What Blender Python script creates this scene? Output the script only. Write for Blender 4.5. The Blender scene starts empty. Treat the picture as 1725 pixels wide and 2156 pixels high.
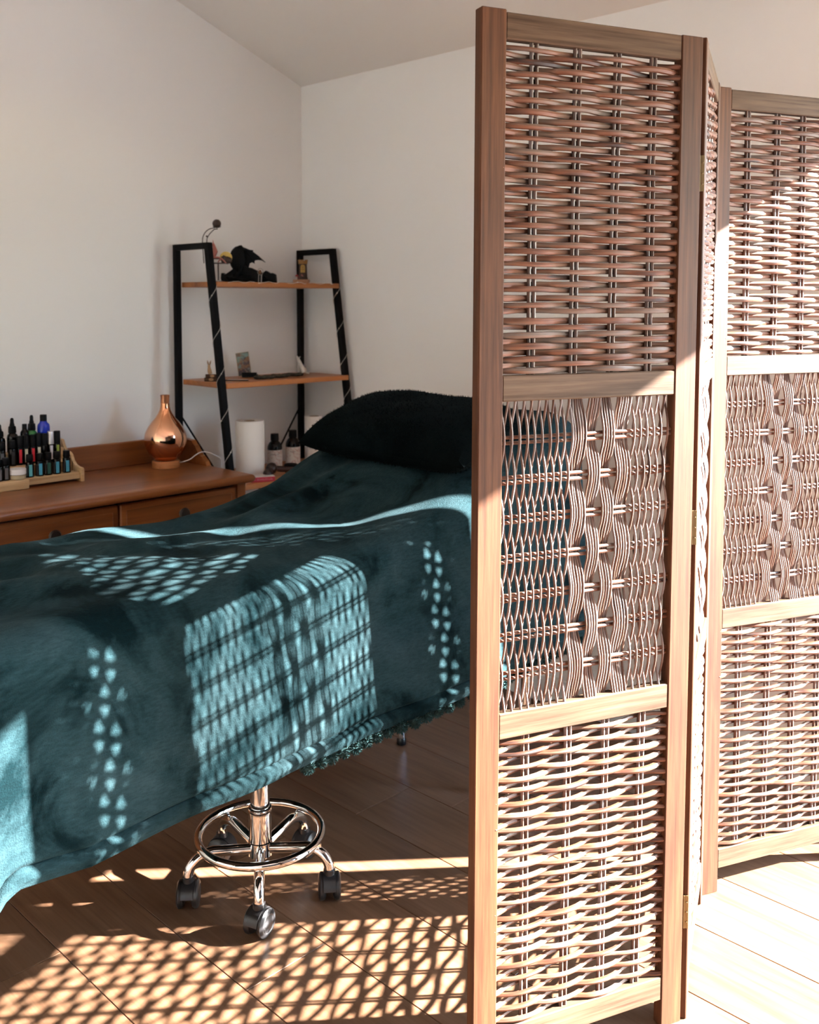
import bpy, math, random
from mathutils import Vector, Matrix, noise

# ------------------------------------------------------------------ camera, light, exposure
S = bpy.context.scene
COL = S.collection
PI = math.pi
R = math.radians

CAM_H, F_PX, CY, PITCH, AZ = 1.28, 2095.8, 766.63, 0.0632, 0.777
cam = bpy.data.cameras.new('camera')
cam.sensor_fit = 'VERTICAL'
cam.sensor_height = 36.0
cam.sensor_width = 36.0
cam.lens = F_PX / 2156 * 36.0
cam.shift_y = -(1078 - CY) / 2156
cam.clip_start = 0.05
cam.dof.use_dof = True
cam.dof.focus_distance = 1.85
cam.dof.aperture_fstop = 6.3
co = bpy.data.objects.new('camera', cam)
COL.objects.link(co)
co.location = (0, 0, CAM_H)
ca, sa = math.cos(AZ), math.sin(AZ)
fwd = Vector((ca * math.cos(PITCH), sa * math.cos(PITCH), -math.sin(PITCH)))
co.rotation_euler = fwd.to_track_quat('-Z', 'Y').to_euler()
S.camera = co

W = bpy.data.worlds.new('world')
S.world = W
W.use_nodes = True
wn = W.node_tree
wn.nodes.clear()
sky = wn.nodes.new('ShaderNodeTexSky')
sky.sky_type = 'NISHITA'
sky.sun_disc = False
sky.sun_elevation = R(24.2)
sky.sun_rotation = R(133)
sky.air_density = 1.0
sky.dust_density = 0.6
bg = wn.nodes.new('ShaderNodeBackground')
bg.inputs['Strength'].default_value = 2.2
wo = wn.nodes.new('ShaderNodeOutputWorld')
tint = wn.nodes.new('ShaderNodeMix')
tint.data_type = 'RGBA'
tint.blend_type = 'MULTIPLY'
tint.inputs[0].default_value = 1.0
tint.inputs[7].default_value = (0.78, 1.0, 1.27, 1)
wn.links.new(sky.outputs[0], tint.inputs[6])
wn.links.new(tint.outputs[2], bg.inputs[0])
wn.links.new(bg.outputs[0], wo.inputs[0])

SUN_AZ = R(86.0)               # measured clockwise from the viewing direction
sx = math.sin(SUN_AZ) * sa + math.cos(SUN_AZ) * ca
sy = -math.sin(SUN_AZ) * ca + math.cos(SUN_AZ) * sa
SUN = Vector((sx, sy, 0.448)).normalized()
sl = bpy.data.lights.new('sun', 'SUN')
sl.energy = 100.0
sl.angle = R(0.53)
sl.color = (1.0, 0.97, 0.95)
so = bpy.data.objects.new('sun', sl)
COL.objects.link(so)
so.location = SUN * 12
so.rotation_euler = (-SUN).to_track_quat('-Z', 'Y').to_euler()

S.view_settings.view_transform = 'Standard'
S.view_settings.look = 'None'
S.view_settings.gamma = 1.0
S.view_settings.use_curve_mapping = False
S.view_settings.exposure = 0.72

XB, YA = 2.527, 3.08           # wall on the right of the corner, wall on the left of it
X0, Y0 = -1.7, -2.6
DOOR_Y0, DOOR_Y1, DOOR_T = -2.35, 0.706, 1.884


def portal(name, loc, rot, sx_, sy_):
    l = bpy.data.lights.new(name, 'AREA')
    l.shape = 'RECTANGLE'
    l.size, l.size_y = sx_, sy_
    l.cycles.is_portal = True
    o = bpy.data.objects.new(name, l)
    COL.objects.link(o)
    o.location = loc
    o.rotation_euler = rot


portal('door_portal', (XB + 0.14, (DOOR_Y0 + DOOR_Y1) / 2, DOOR_T / 2), (0, R(90), 0), DOOR_T, DOOR_Y1 - DOOR_Y0)


# pixel of the photograph -> point on a plane of the room
def ray(x, y):
    rx = (x - 862.5) / F_PX
    up = -(y - CY) / F_PX
    c, s = math.cos(PITCH), math.sin(PITCH)
    fw = c + s * up
    return Vector((rx * sa + fw * ca, -rx * ca + fw * sa, -s + c * up))


def at(x, y, X=None, Y=None, Z=None):
    r = ray(x, y)
    t = X / r.x if X is not None else Y / r.y if Y is not None else (Z - CAM_H) / r.z
    return Vector((r.x * t, r.y * t, CAM_H + r.z * t))


# ------------------------------------------------------------------ materials
def new_mat(name):
    m = bpy.data.materials.new(name)
    m.use_nodes = True
    nt = m.node_tree
    b = nt.nodes['Principled BSDF']
    return m, nt, b


def plain(name, col, rough=0.5, metal=0.0, spec=0.5, coat=0.0):
    m, nt, b = new_mat(name)
    b.inputs['Base Color'].default_value = (*col, 1)
    b.inputs['Roughness'].default_value = rough
    b.inputs['Metallic'].default_value = metal
    b.inputs['Specular IOR Level'].default_value = spec
    b.inputs['Coat Weight'].default_value = coat
    return m


def coords(nt, scale, rand=0.0, loc=(0, 0, 0)):
    tc = nt.nodes.new('ShaderNodeTexCoord')
    mp = nt.nodes.new('ShaderNodeMapping')
    mp.inputs['Scale'].default_value = scale
    mp.inputs['Location'].default_value = loc
    if rand:
        oi = nt.nodes.new('ShaderNodeObjectInfo')
        mul = nt.nodes.new('ShaderNodeMath')
        mul.operation = 'MULTIPLY'
        mul.inputs[1].default_value = rand
        nt.links.new(oi.outputs['Random'], mul.inputs[0])
        ad = nt.nodes.new('ShaderNodeVectorMath')
        ad.operation = 'ADD'
        nt.links.new(tc.outputs['Object'], ad.inputs[0])
        nt.links.new(mul.outputs[0], ad.inputs[1])
        nt.links.new(ad.outputs[0], mp.inputs['Vector'])
    else:
        nt.links.new(tc.outputs['Object'], mp.inputs['Vector'])
    return mp.outputs[0]


def noise_tex(nt, vec, scale=1.0, detail=4.0, rough=0.6, dist=0.0):
    n = nt.nodes.new('ShaderNodeTexNoise')
    n.inputs['Scale'].default_value = scale
    n.inputs['Detail'].default_value = detail
    n.inputs['Roughness'].default_value = rough
    n.inputs['Distortion'].default_value = dist
    nt.links.new(vec, n.inputs['Vector'])
    return n.outputs['Fac']


def ramp(nt, fac, stops):
    r = nt.nodes.new('ShaderNodeValToRGB')
    e = r.color_ramp.elements
    while len(e) < len(stops):
        e.new(0.5)
    for k, (p, c) in enumerate(stops):
        e[k].position = p
        e[k].color = (*c, 1)
    nt.links.new(fac, r.inputs[0])
    return r.outputs[0]


def mixc(nt, fac, a, b, mode='MIX'):
    m = nt.nodes.new('ShaderNodeMix')
    m.data_type = 'RGBA'
    m.blend_type = mode
    for sock, v in ((m.inputs[0], fac), (m.inputs[6], a), (m.inputs[7], b)):
        if isinstance(v, (int, float)):
            sock.default_value = v
        elif isinstance(v, tuple):
            sock.default_value = (*v, 1)
        else:
            nt.links.new(v, sock)
    return m.outputs[2]


def bump(nt, b, h, strength=0.2, dist=0.002):
    n = nt.nodes.new('ShaderNodeBump')
    n.inputs['Strength'].default_value = strength
    n.inputs['Distance'].default_value = dist
    nt.links.new(h, n.inputs['Height'])
    nt.links.new(n.outputs[0], b.inputs['Normal'])


def wood(name, dark, mid, light, axis=0, grain=60.0, along=2.0, rough=0.5, rand=20.0, spec=0.4, bmp=0.15):
    """straight-grained timber; axis = the grain's own direction"""
    m, nt, b = new_mat(name)
    sc = [grain] * 3
    sc[axis] = along
    v = coords(nt, tuple(sc), rand)
    sc2 = [grain * 0.14] * 3
    sc2[axis] = along * 0.5
    v2 = coords(nt, tuple(sc2), rand)
    fine = noise_tex(nt, v, 1.0, 5.0, 0.65)
    broad = noise_tex(nt, v2, 1.0, 3.0, 0.55, 0.6)
    c1 = ramp(nt, fine, [(0.28, dark), (0.5, mid), (0.74, light)])
    c2 = ramp(nt, broad, [(0.3, (0.62, 0.62, 0.62)), (0.65, (1.12, 1.12, 1.12))])
    col = mixc(nt, 1.0, c1, c2, 'MULTIPLY')
    nt.links.new(col, b.inputs['Base Color'])
    b.inputs['Roughness'].default_value = rough
    b.inputs['Specular IOR Level'].default_value = spec
    bump(nt, b, fine, bmp, 0.0015)
    return m


def wall_paint(name, col):
    m, nt, b = new_mat(name)
    v = coords(nt, (1, 1, 1))
    n1 = noise_tex(nt, v, 90, 4, 0.6)
    n2 = noise_tex(nt, v, 1.1, 2, 0.5)
    c = ramp(nt, n2, [(0.3, tuple(x * 0.97 for x in col)), (0.7, col)])
    nt.links.new(c, b.inputs['Base Color'])
    b.inputs['Roughness'].default_value = 0.75
    b.inputs['Specular IOR Level'].default_value = 0.25
    bump(nt, b, n1, 0.06, 0.001)
    return m


M = {}
M['wall'] = wall_paint('wall_paint', (0.83, 0.815, 0.785))
M['ceiling'] = wall_paint('ceiling_paint', (0.80, 0.775, 0.735))
M['dark_wall'] = wall_paint('fill_cut_wall_paint', (0.06, 0.06, 0.063))  # unseen back wall, darkened to cut the fill light
M['trim'] = plain('white_gloss', (0.8, 0.79, 0.77), 0.35)
M['screen_v'] = wood('screen_wood_upright', (0.0382, 0.0128, 0.0046), (0.0735, 0.0260, 0.0100), (0.1044, 0.0416, 0.0169), 2, 150, 5, 0.6, 9.0, 0.2)
M['screen_h'] = wood('screen_wood_cross', (0.044, 0.022, 0.012), (0.086, 0.049, 0.029), (0.122, 0.077, 0.049), 0, 150, 5, 0.6, 9.0, 0.12)
M['chest_x'] = wood('stained_pine', (0.1296, 0.0383, 0.0102), (0.2448, 0.0805, 0.0222), (0.3240, 0.1221, 0.0372), 0, 26, 1.2, 0.33, 5.0, 0.5, 0.05)
M['chest_z'] = wood('stained_pine_upright', (0.1296, 0.0383, 0.0102), (0.2448, 0.0805, 0.0222), (0.3240, 0.1221, 0.0372), 2, 26, 1.2, 0.36, 5.0, 0.5, 0.05)
M['shelf_wood'] = wood('shelf_board_wood', (0.2640, 0.0902, 0.0245), (0.3960, 0.1425, 0.0420), (0.4840, 0.1900, 0.0595), 0, 40, 2, 0.42, 5.0, 0.4, 0.05)
M['bamboo'] = wood('bamboo', (0.45, 0.28, 0.13), (0.60, 0.40, 0.20), (0.70, 0.50, 0.28), 0, 90, 3, 0.45, 5.0, 0.4, 0.04)
M['black_metal'] = plain('black_powder_coat', (0.004, 0.004, 0.0045), 0.6, 0.0, 0.08)
M['black_plastic'] = plain('black_plastic', (0.006, 0.006, 0.007), 0.3)
M['caster_black'] = plain('caster_nylon', (0.018, 0.017, 0.018), 0.32)
M['chrome'] = plain('chrome', (0.86, 0.85, 0.83), 0.06, 1.0)
M['brass'] = plain('aged_brass', (0.20, 0.145, 0.07), 0.45, 0.7)
M['gold'] = plain('dull_gold', (0.50, 0.34, 0.10), 0.4, 0.9)
M['bronze'] = plain('dark_bronze', (0.035, 0.018, 0.012), 0.3, 0.3)
M['white_cable'] = plain('white_cable', (0.75, 0.73, 0.70), 0.5)
M['paper'] = plain('soft_paper', (0.84, 0.80, 0.74), 0.9, 0, 0.1)
M['card'] = plain('brown_card', (0.35, 0.24, 0.14), 0.9)
M['dark_resin'] = plain('dark_resin', (0.003, 0.0035, 0.004), 0.6, 0, 0.12)
M['knob'] = plain('dark_knob', (0.014, 0.010, 0.008), 0.35)


def floor_mat():
    m, nt, b = new_mat('oak_laminate')
    v = coords(nt, (70, 3.0, 1), 31.0)
    v2 = coords(nt, (9, 0.9, 1), 31.0)
    v3 = coords(nt, (7.0, 2.6, 0), 31.0)
    fine = noise_tex(nt, v, 1.0, 6.0, 0.7, 0.3)
    broad = noise_tex(nt, v2, 1.0, 4.0, 0.6, 1.6)
    c1 = ramp(nt, fine, [(0.25, (0.114, 0.056, 0.030)), (0.5, (0.165, 0.088, 0.050)), (0.78, (0.205, 0.116, 0.072))])
    c2 = ramp(nt, broad, [(0.32, (0.82, 0.80, 0.78)), (0.66, (1.08, 1.08, 1.08))])
    col = mixc(nt, 1.0, c1, c2, 'MULTIPLY')
    vo = nt.nodes.new('ShaderNodeTexVoronoi')
    vo.inputs['Scale'].default_value = 0.8
    nt.links.new(v3, vo.inputs['Vector'])
    kn = ramp(nt, vo.outputs['Distance'], [(0.02, (0.25, 0.18, 0.14)), (0.075, (1, 1, 1))])
    col = mixc(nt, 0.85, col, kn, 'MULTIPLY')
    oi = nt.nodes.new('ShaderNodeObjectInfo')
    tone = ramp(nt, oi.outputs['Random'], [(0.0, (0.9, 0.9, 0.9)), (1.0, (1.07, 1.05, 1.03))])
    col = mixc(nt, 1.0, col, tone, 'MULTIPLY')
    nt.links.new(col, b.inputs['Base Color'])
    b.inputs['Roughness'].default_value = 0.30
    b.inputs['Specular IOR Level'].default_value = 0.28
    bump(nt, b, fine, 0.10, 0.0008)
    return m


M['floor'] = floor_mat()
M['floor_gap'] = plain('floor_joint', (0.035, 0.02, 0.012), 0.8)


def willow(name, scale, stops):
    """peeled and weathered willow: colour wanders from rod to rod and along each rod"""
    m, nt, b = new_mat(name)
    v = coords(nt, scale, 13.0)
    n = noise_tex(nt, v, 1.0, 2.0, 0.5)
    v2 = coords(nt, tuple(min(s, 60) * 0.9 for s in scale), 7.0)
    n2 = noise_tex(nt, v2, 1.0, 4.0, 0.65)
    c = ramp(nt, n, stops)
    c2 = ramp(nt, n2, [(0.3, (0.72, 0.68, 0.66)), (0.65, (1.15, 1.12, 1.1))])
    nt.links.new(mixc(nt, 1.0, c, c2, 'MULTIPLY'), b.inputs['Base Color'])
    b.inputs['Roughness'].default_value = 0.48
    b.inputs['Specular IOR Level'].default_value = 0.25
    return m


M['willow_h'] = willow('willow_across', (9, 3, 95), [(0.30, (0.028, 0.012, 0.008)), (0.42, (0.120, 0.042, 0.020)), (0.53, (0.135, 0.066, 0.041)), (0.66, (0.115, 0.078, 0.061))])
M['willow_v'] = willow('willow_upright', (160, 3, 7), [(0.30, (0.0328, 0.0180, 0.0148)), (0.42, (0.1092, 0.0540, 0.0355)), (0.53, (0.1443, 0.0990, 0.0829)), (0.66, (0.1599, 0.1290, 0.1221))])


def plush(name, c_dark, c_mid, c_light, sheen_col, sheen=0.5, nscale=5.0, bscale=380.0):
    m, nt, b = new_mat(name)
    v = coords(nt, (1, 1, 1))
    big = noise_tex(nt, v, nscale, 5.0, 0.62, 0.8)
    vs = coords(nt, (70, 240, 240))
    fib = noise_tex(nt, vs, 1.0, 3.0, 0.7)
    c = ramp(nt, big, [(0.36, c_dark), (0.47, c_mid), (0.64, c_light)])
    c2 = ramp(nt, fib, [(0.3, (0.72, 0.72, 0.72)), (0.7, (1.2, 1.2, 1.2))])
    nt.links.new(mixc(nt, 1.0, c, c2, 'MULTIPLY'), b.inputs['Base Color'])
    b.inputs['Roughness'].default_value = 0.85
    b.inputs['Specular IOR Level'].default_value = 0.03
    b.inputs['Sheen Weight'].default_value = sheen
    b.inputs['Sheen Roughness'].default_value = 0.35
    b.inputs['Sheen Tint'].default_value = (*sheen_col, 1)
    n1 = noise_tex(nt, v, bscale, 3.0, 0.7)
    bump(nt, b, n1, 0.55, 0.003)
    return m


M['blanket'] = plush('teal_plush', (0.0014, 0.0070, 0.0085), (0.0120, 0.0285, 0.0330), (0.0225, 0.0440, 0.0500), (0.62, 0.80, 0.84), 0.025)
M['pompom'] = plush('teal_pompom', (0.010, 0.030, 0.030), (0.022, 0.050, 0.050), (0.035, 0.070, 0.070), (0.6, 0.8, 0.8), 0.12, 60, 900)
M['pillow'] = plush('black_plush', (0.0009, 0.0024, 0.0027), (0.0015, 0.0036, 0.0039), (0.0030, 0.0060, 0.0066), (0.25, 0.35, 0.37), 0.02, 7.0, 300.0)
M['table_vinyl'] = plain('table_vinyl', (0.03, 0.03, 0.032), 0.5)


def glass_mat():
    m = bpy.data.materials.new('window_glass')
    m.use_nodes = True
    nt = m.node_tree
    nt.nodes.clear()
    o = nt.nodes.new('ShaderNodeOutputMaterial')
    t = nt.nodes.new('ShaderNodeBsdfTransparent')
    t.inputs[0].default_value = (0.97, 0.98, 0.97, 1)
    g = nt.nodes.new('ShaderNodeBsdfGlossy')
    g.inputs['Roughness'].default_value = 0.02
    lw = nt.nodes.new('ShaderNodeLayerWeight')
    lw.inputs[0].default_value = 0.5
    pw = nt.nodes.new('ShaderNodeMath')
    pw.operation = 'POWER'
    pw.inputs[1].default_value = 5.0
    nt.links.new(lw.outputs['Facing'], pw.inputs[0])
    fr = nt.nodes.new('ShaderNodeMath')
    fr.operation = 'MULTIPLY_ADD'
    fr.inputs[1].default_value = 0.95
    fr.inputs[2].default_value = 0.05
    nt.links.new(pw.outputs[0], fr.inputs[0])
    mx = nt.nodes.new('ShaderNodeMixShader')
    nt.links.new(fr.outputs[0], mx.inputs[0])
    nt.links.new(t.outputs[0], mx.inputs[1])
    nt.links.new(g.outputs[0], mx.inputs[2])
    nt.links.new(mx.outputs[0], o.inputs[0])
    return m


M['glass'] = glass_mat()


def bounce_ground_mat():  # surface invented pale to throw daylight back up
    m, nt, b = new_mat('bounce_ground')
    v = coords(nt, (1, 1, 1))
    n = noise_tex(nt, v, 3.0, 6, 0.7)
    nt.links.new(ramp(nt, n, [(0.3, (0.22, 0.215, 0.21)), (0.7, (0.28, 0.275, 0.27))]), b.inputs['Base Color'])
    b.inputs['Roughness'].default_value = 0.95
    return m


M['bounce_ground'] = bounce_ground_mat()


def copper_mat():
    m, nt, b = new_mat('copper_glass')
    b.inputs['Base Color'].default_value = (0.80, 0.42, 0.26, 1)
    b.inputs['Metallic'].default_value = 1.0
    b.inputs['Roughness'].default_value = 0.09
    v = coords(nt, (1, 1, 1))
    sep = nt.nodes.new('ShaderNodeSeparateXYZ')
    nt.links.new(v, sep.inputs[0])
    mr = nt.nodes.new('ShaderNodeMapRange')
    mr.inputs[1].default_value = 0.0
    mr.inputs[2].default_value = 0.2
    nt.links.new(sep.outputs[2], mr.inputs[0])
    c = ramp(nt, mr.outputs[0], [(0.2, (0.62, 0.26, 0.12)), (0.55, (0.86, 0.50, 0.33)), (0.85, (0.72, 0.33, 0.17))])
    nt.links.new(c, b.inputs['Base Color'])
    return m


M['copper'] = copper_mat()
M['copper_tip'] = plain('copper_glass_neck', (0.50, 0.20, 0.09), 0.15, 0.6)
M['diffuser_base'] = wood('diffuser_base_wood', (0.28, 0.10, 0.03), (0.42, 0.17, 0.06), (0.50, 0.22, 0.09), 0, 40, 3, 0.4)


# ------------------------------------------------------------------ mesh helpers
class MB:
    def __init__(self):
        self.v, self.f = [], []

    def add(self, vs, fs):
        n = len(self.v)
        self.v += [Vector(p) for p in vs]
        self.f += [[i + n for i in q] for q in fs]

    def box(self, lo, hi, bev=0.0):
        x0, y0, z0 = lo
        x1, y1, z1 = hi
        if bev <= 0:
            self.add([(x0, y0, z0), (x1, y0, z0), (x1, y1, z0), (x0, y1, z0), (x0, y0, z1), (x1, y0, z1), (x1, y1, z1), (x0, y1, z1)],
                     [(0, 3, 2, 1), (4, 5, 6, 7), (0, 1, 5, 4), (1, 2, 6, 5), (2, 3, 7, 6), (3, 0, 4, 7)])
            return
        b = bev
        vs, idx = [], {}
        for cx in (0, 1):
            for cy in (0, 1):
                for cz in (0, 1):
                    X = (x0, x1)[cx]; Y = (y0, y1)[cy]; Z = (z0, z1)[cz]
                    dx = b * (1 - 2 * cx); dy = b * (1 - 2 * cy); dz = b * (1 - 2 * cz)
                    idx[cx, cy, cz] = len(vs)
                    vs += [(X, Y + dy, Z + dz), (X + dx, Y, Z + dz), (X + dx, Y + dy, Z)]
        I = lambda a, b_, c, k: idx[a, b_, c] + k
        fs = [(I(0,0,0,0), I(0,0,1,0), I(0,1,1,0), I(0,1,0,0)), (I(1,0,0,0), I(1,1,0,0), I(1,1,1,0), I(1,0,1,0)),
              (I(0,0,0,1), I(1,0,0,1), I(1,0,1,1), I(0,0,1,1)), (I(0,1,0,1), I(0,1,1,1), I(1,1,1,1), I(1,1,0,1)),
              (I(0,0,0,2), I(0,1,0,2), I(1,1,0,2), I(1,0,0,2)), (I(0,0,1,2), I(1,0,1,2), I(1,1,1,2), I(0,1,1,2))]
        for a in (0, 1):
            for c in (0, 1):
                q = [I(a, c, 0, 0), I(a, c, 1, 0), I(a, c, 1, 1), I(a, c, 0, 1)]
                fs.append(q if (a + c) % 2 else q[::-1])
                q = [I(a, 0, c, 0), I(a, 1, c, 0), I(a, 1, c, 2), I(a, 0, c, 2)]
                fs.append(q[::-1] if (a + c) % 2 else q)
                q = [I(0, a, c, 1), I(1, a, c, 1), I(1, a, c, 2), I(0, a, c, 2)]
                fs.append(q if (a + c) % 2 else q[::-1])
        for a in (0, 1):
            for b_ in (0, 1):
                for c in (0, 1):
                    q = [I(a, b_, c, 0), I(a, b_, c, 1), I(a, b_, c, 2)]
                    fs.append(q if (a + b_ + c) % 2 else q[::-1])
        self.add(vs, fs)

    def tube(self, pts, rad, sides=8, closed=False, cap=True):
        pts = [Vector(p) for p in pts]
        n = len(pts)
        rad = rad if isinstance(rad, (list, tuple)) else [rad] * n
        prev = None
        rings = []
        for i, p in enumerate(pts):
            if closed:
                t = pts[(i + 1) % n] - pts[i - 1]
            else:
                t = pts[min(i + 1, n - 1)] - pts[max(i - 1, 0)]
            t.normalize()
            if prev is None:
                a = Vector((0, 0, 1)) if abs(t.z) < 0.9 else Vector((1, 0, 0))
                u = t.cross(a).normalized()
            else:
                u = (prev - t * prev.dot(t)).normalized()
            prev = u
            w = t.cross(u)
            rings.append([p + (u * math.cos(2 * PI * k / sides) + w * math.sin(2 * PI * k / sides)) * rad[i] for k in range(sides)])
        vs = [q for r_ in rings for q in r_]
        fs = []
        for i in range(n if closed else n - 1):
            j = (i + 1) % n
            for k in range(sides):
                l = (k + 1) % sides
                fs.append((i * sides + k, i * sides + l, j * sides + l, j * sides + k))
        if cap and not closed:
            fs.append(tuple(range(sides))[::-1])
            fs.append(tuple((n - 1) * sides + k for k in range(sides)))
        self.add(vs, fs)

    def lathe(self, prof, c=(0, 0, 0), segs=24, cap=True):
        c = Vector(c)
        n = len(prof)
        vs = [c + Vector((r * math.cos(2 * PI * k / segs), r * math.sin(2 * PI * k / segs), z)) for r, z in prof for k in range(segs)]
        fs = []
        for i in range(n - 1):
            for k in range(segs):
                l = (k + 1) % segs
                fs.append((i * segs + k, i * segs + l, (i + 1) * segs + l, (i + 1) * segs + k))
        if cap:
            fs.append(tuple(range(segs))[::-1])
            fs.append(tuple((n - 1) * segs + k for k in range(segs)))
        self.add(vs, fs)

    def prism(self, poly, lo, hi, axis='y'):
        """poly: 2D points; extruded between lo and hi along axis"""
        def mk(p, h):
            a, b = p
            return {'y': (a, h, b), 'x': (h, a, b), 'z': (a, b, h)}[axis]
        n = len(poly)
        vs = [mk(p, lo) for p in poly] + [mk(p, hi) for p in poly]
        fs = [tuple(range(n)), tuple(range(n, 2 * n))[::-1]] + [(i, i + n, (i + 1) % n + n, (i + 1) % n) for i in range(n)]
        self.add(vs, fs)

    def ball(self, c, r, seg=16, rings=10, lump=0.0, seed=0.0):
        c = Vector(c)
        r = Vector(r) if isinstance(r, (tuple, list)) else Vector((r, r, r))
        vs = []
        for i in range(rings + 1):
            th = PI * i / rings
            for k in range(seg):
                ph = 2 * PI * k / seg
                d = Vector((math.sin(th) * math.cos(ph), math.sin(th) * math.sin(ph), math.cos(th)))
                s = 1 + (lump * noise.noise(d * 2.6 + Vector((seed, 0, 0))) if lump else 0)
                vs.append(c + Vector((d.x * r.x, d.y * r.y, d.z * r.z)) * s)
        fs = []
        for i in range(rings):
            for k in range(seg):
                l = (k + 1) % seg
                fs.append((i * seg + k, (i + 1) * seg + k, (i + 1) * seg + l, i * seg + l))
        self.add(vs, fs)

    def mesh(self, name, mat, smooth=False):
        me = bpy.data.meshes.new(name)
        me.from_pydata([tuple(p) for p in self.v], [], self.f)
        me.materials.append(mat)
        me.validate()
        if smooth:
            me.polygons.foreach_set('use_smooth', [True] * len(me.polygons))
            try:
                me.set_sharp_from_angle(angle=R(34))
            except Exception:
                pass
        me.update()
        return me

    def build(self, name, mat, parent=None, smooth=False):
        o = bpy.data.objects.new(name, self.mesh(name, mat, smooth))
        COL.objects.link(o)
        if parent is not None:
            o.parent = parent
        return o

    def fix(self):
        """make the winding outward"""
        import bmesh
        bm = bmesh.new()
        vs = [bm.verts.new(p) for p in self.v]
        for q in self.f:
            try:
                bm.faces.new([vs[i] for i in q])
            except ValueError:
                pass
        bmesh.ops.recalc_face_normals(bm, faces=bm.faces)
        bm.verts.index_update()
        self.v = [v.co.copy() for v in bm.verts]
        self.f = [[v.index for v in f.verts] for f in bm.faces]
        bm.free()
        return self


def tag(o, label, cat, group=None, kind=None):
    if label:
        o['label'] = label
    if cat:
        o['category'] = cat
    if group:
        o['group'] = group
    if kind:
        o['kind'] = kind
    return o


def thing(name, label, cat, loc=(0, 0, 0), rz=0.0, group=None):
    o = bpy.data.objects.new(name, None)
    o.empty_display_size = 0.05
    COL.objects.link(o)
    o.location = loc
    o.rotation_euler = (0, 0, rz)
    return tag(o, label, cat, group)


def struct(o):
    o['kind'] = 'structure'
    return o


def piece(o, me, loc, parent, rot=(0, 0, 0), name=None):
    p = bpy.data.objects.new(name or me.name, me)
    COL.objects.link(p)
    p.parent = parent
    p.location = loc
    p.rotation_euler = rot
    return p


rnd = random.Random(7)
FACE = -math.atan2(ca, sa)      # turn of a thing whose own x axis runs across the view

# ------------------------------------------------------------------ the room
SLOPE = 0.384
ZB = 2.117
XF = 0.55
ZF = ZB + SLOPE * (XB - XF)
T = 0.10

mb = MB(); mb.box((X0, Y0, -0.12), (XB + T, YA + T, -0.012))
floor = struct(mb.build('floor', M['floor_gap']))
PW, PL, GAP = 0.1915, 1.28, 0.0006
seam0 = 2.010
ends = {0: 1.787, 1: 1.13, 2: 0.55, 3: 1.46, 4: 1.26, 5: 1.81, 6: 1.10, -1: 0.36, -2: 1.72}
k0 = int((seam0 - XB) / PW) - 1
for k in range(k0, 40):
    xa, xb = seam0 - PW * (k + 1), seam0 - PW * k
    xa, xb = max(xa, X0), min(xb, XB)
    if xb - xa < 0.02:
        continue
    e = ends.get(k - 1, (k * 0.47) % PL)
    y = e - PL * math.ceil((e - Y0) / PL)
    while y < YA:
        ya, yb = max(y, Y0), min(y + PL, YA)
        if yb - ya > 0.02:
            cx, cy = (xa + xb) / 2, (ya + yb) / 2
            m_ = MB()
            m_.box((xa - cx + GAP, ya - cy + GAP, -0.012), (xb - cx - GAP, yb - cy - GAP, 0.0), 0.0009)
            p = m_.fix().build('plank', M['floor'], floor)
            p.location = (cx, cy, 0)
        y += PL

mb = MB()
mb.prism([(X0, 0), (XB + T, 0), (XB + T, ZB - SLOPE * T), (XF, ZF), (X0, ZF)], YA, YA + T, 'y')
wall_left = struct(mb.fix().build('wall_left', M['wall']))
mb = MB(); mb.box((1.56, YA - 0.0012, 0.9115), (1.79, YA + 0.002, 0.9145))
mb.build('paint_ridge', M['wall'], wall_left)
mb = MB()
mb.prism([(X0, 0), (XB + T, 0), (XB + T, ZB - SLOPE * T), (XF, ZF), (X0, ZF)], Y0 - T, Y0, 'y')
struct(mb.fix().build('wall_back', M['dark_wall']))
mb = MB()
mb.box((XB, DOOR_Y1, 0), (XB + T, YA, ZB))
mb.box((XB, Y0, 0), (XB + T, DOOR_Y0, ZB))
mb.box((XB, DOOR_Y0, DOOR_T), (XB + T, DOOR_Y1, ZB))
struct(mb.build('wall_right', M['wall']))
mb = MB(); mb.box((X0 - T, Y0, 0), (X0, YA, ZF))
struct(mb.build('wall_front', M['wall']))
mb = MB()
mb.prism([(XB + T, ZB - SLOPE * T), (XF, ZF), (X0, ZF), (X0, ZF + T), (XF, ZF + T), (XB + T, ZB + T - SLOPE * T)], Y0 - T, YA + T, 'y')
struct(mb.fix().build('ceiling', M['ceiling']))
mb = MB(); mb.box((X0, YA - 0.014, 0), (XB, YA, 0.09), 0.003)
struct(mb.fix().build('baseboard_left', M['trim']))
mb = MB(); mb.box((XB - 0.014, DOOR_Y1 + 0.02, 0), (XB, YA - 0.014, 0.09), 0.003)
struct(mb.fix().build('baseboard_right', M['trim']))

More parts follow.
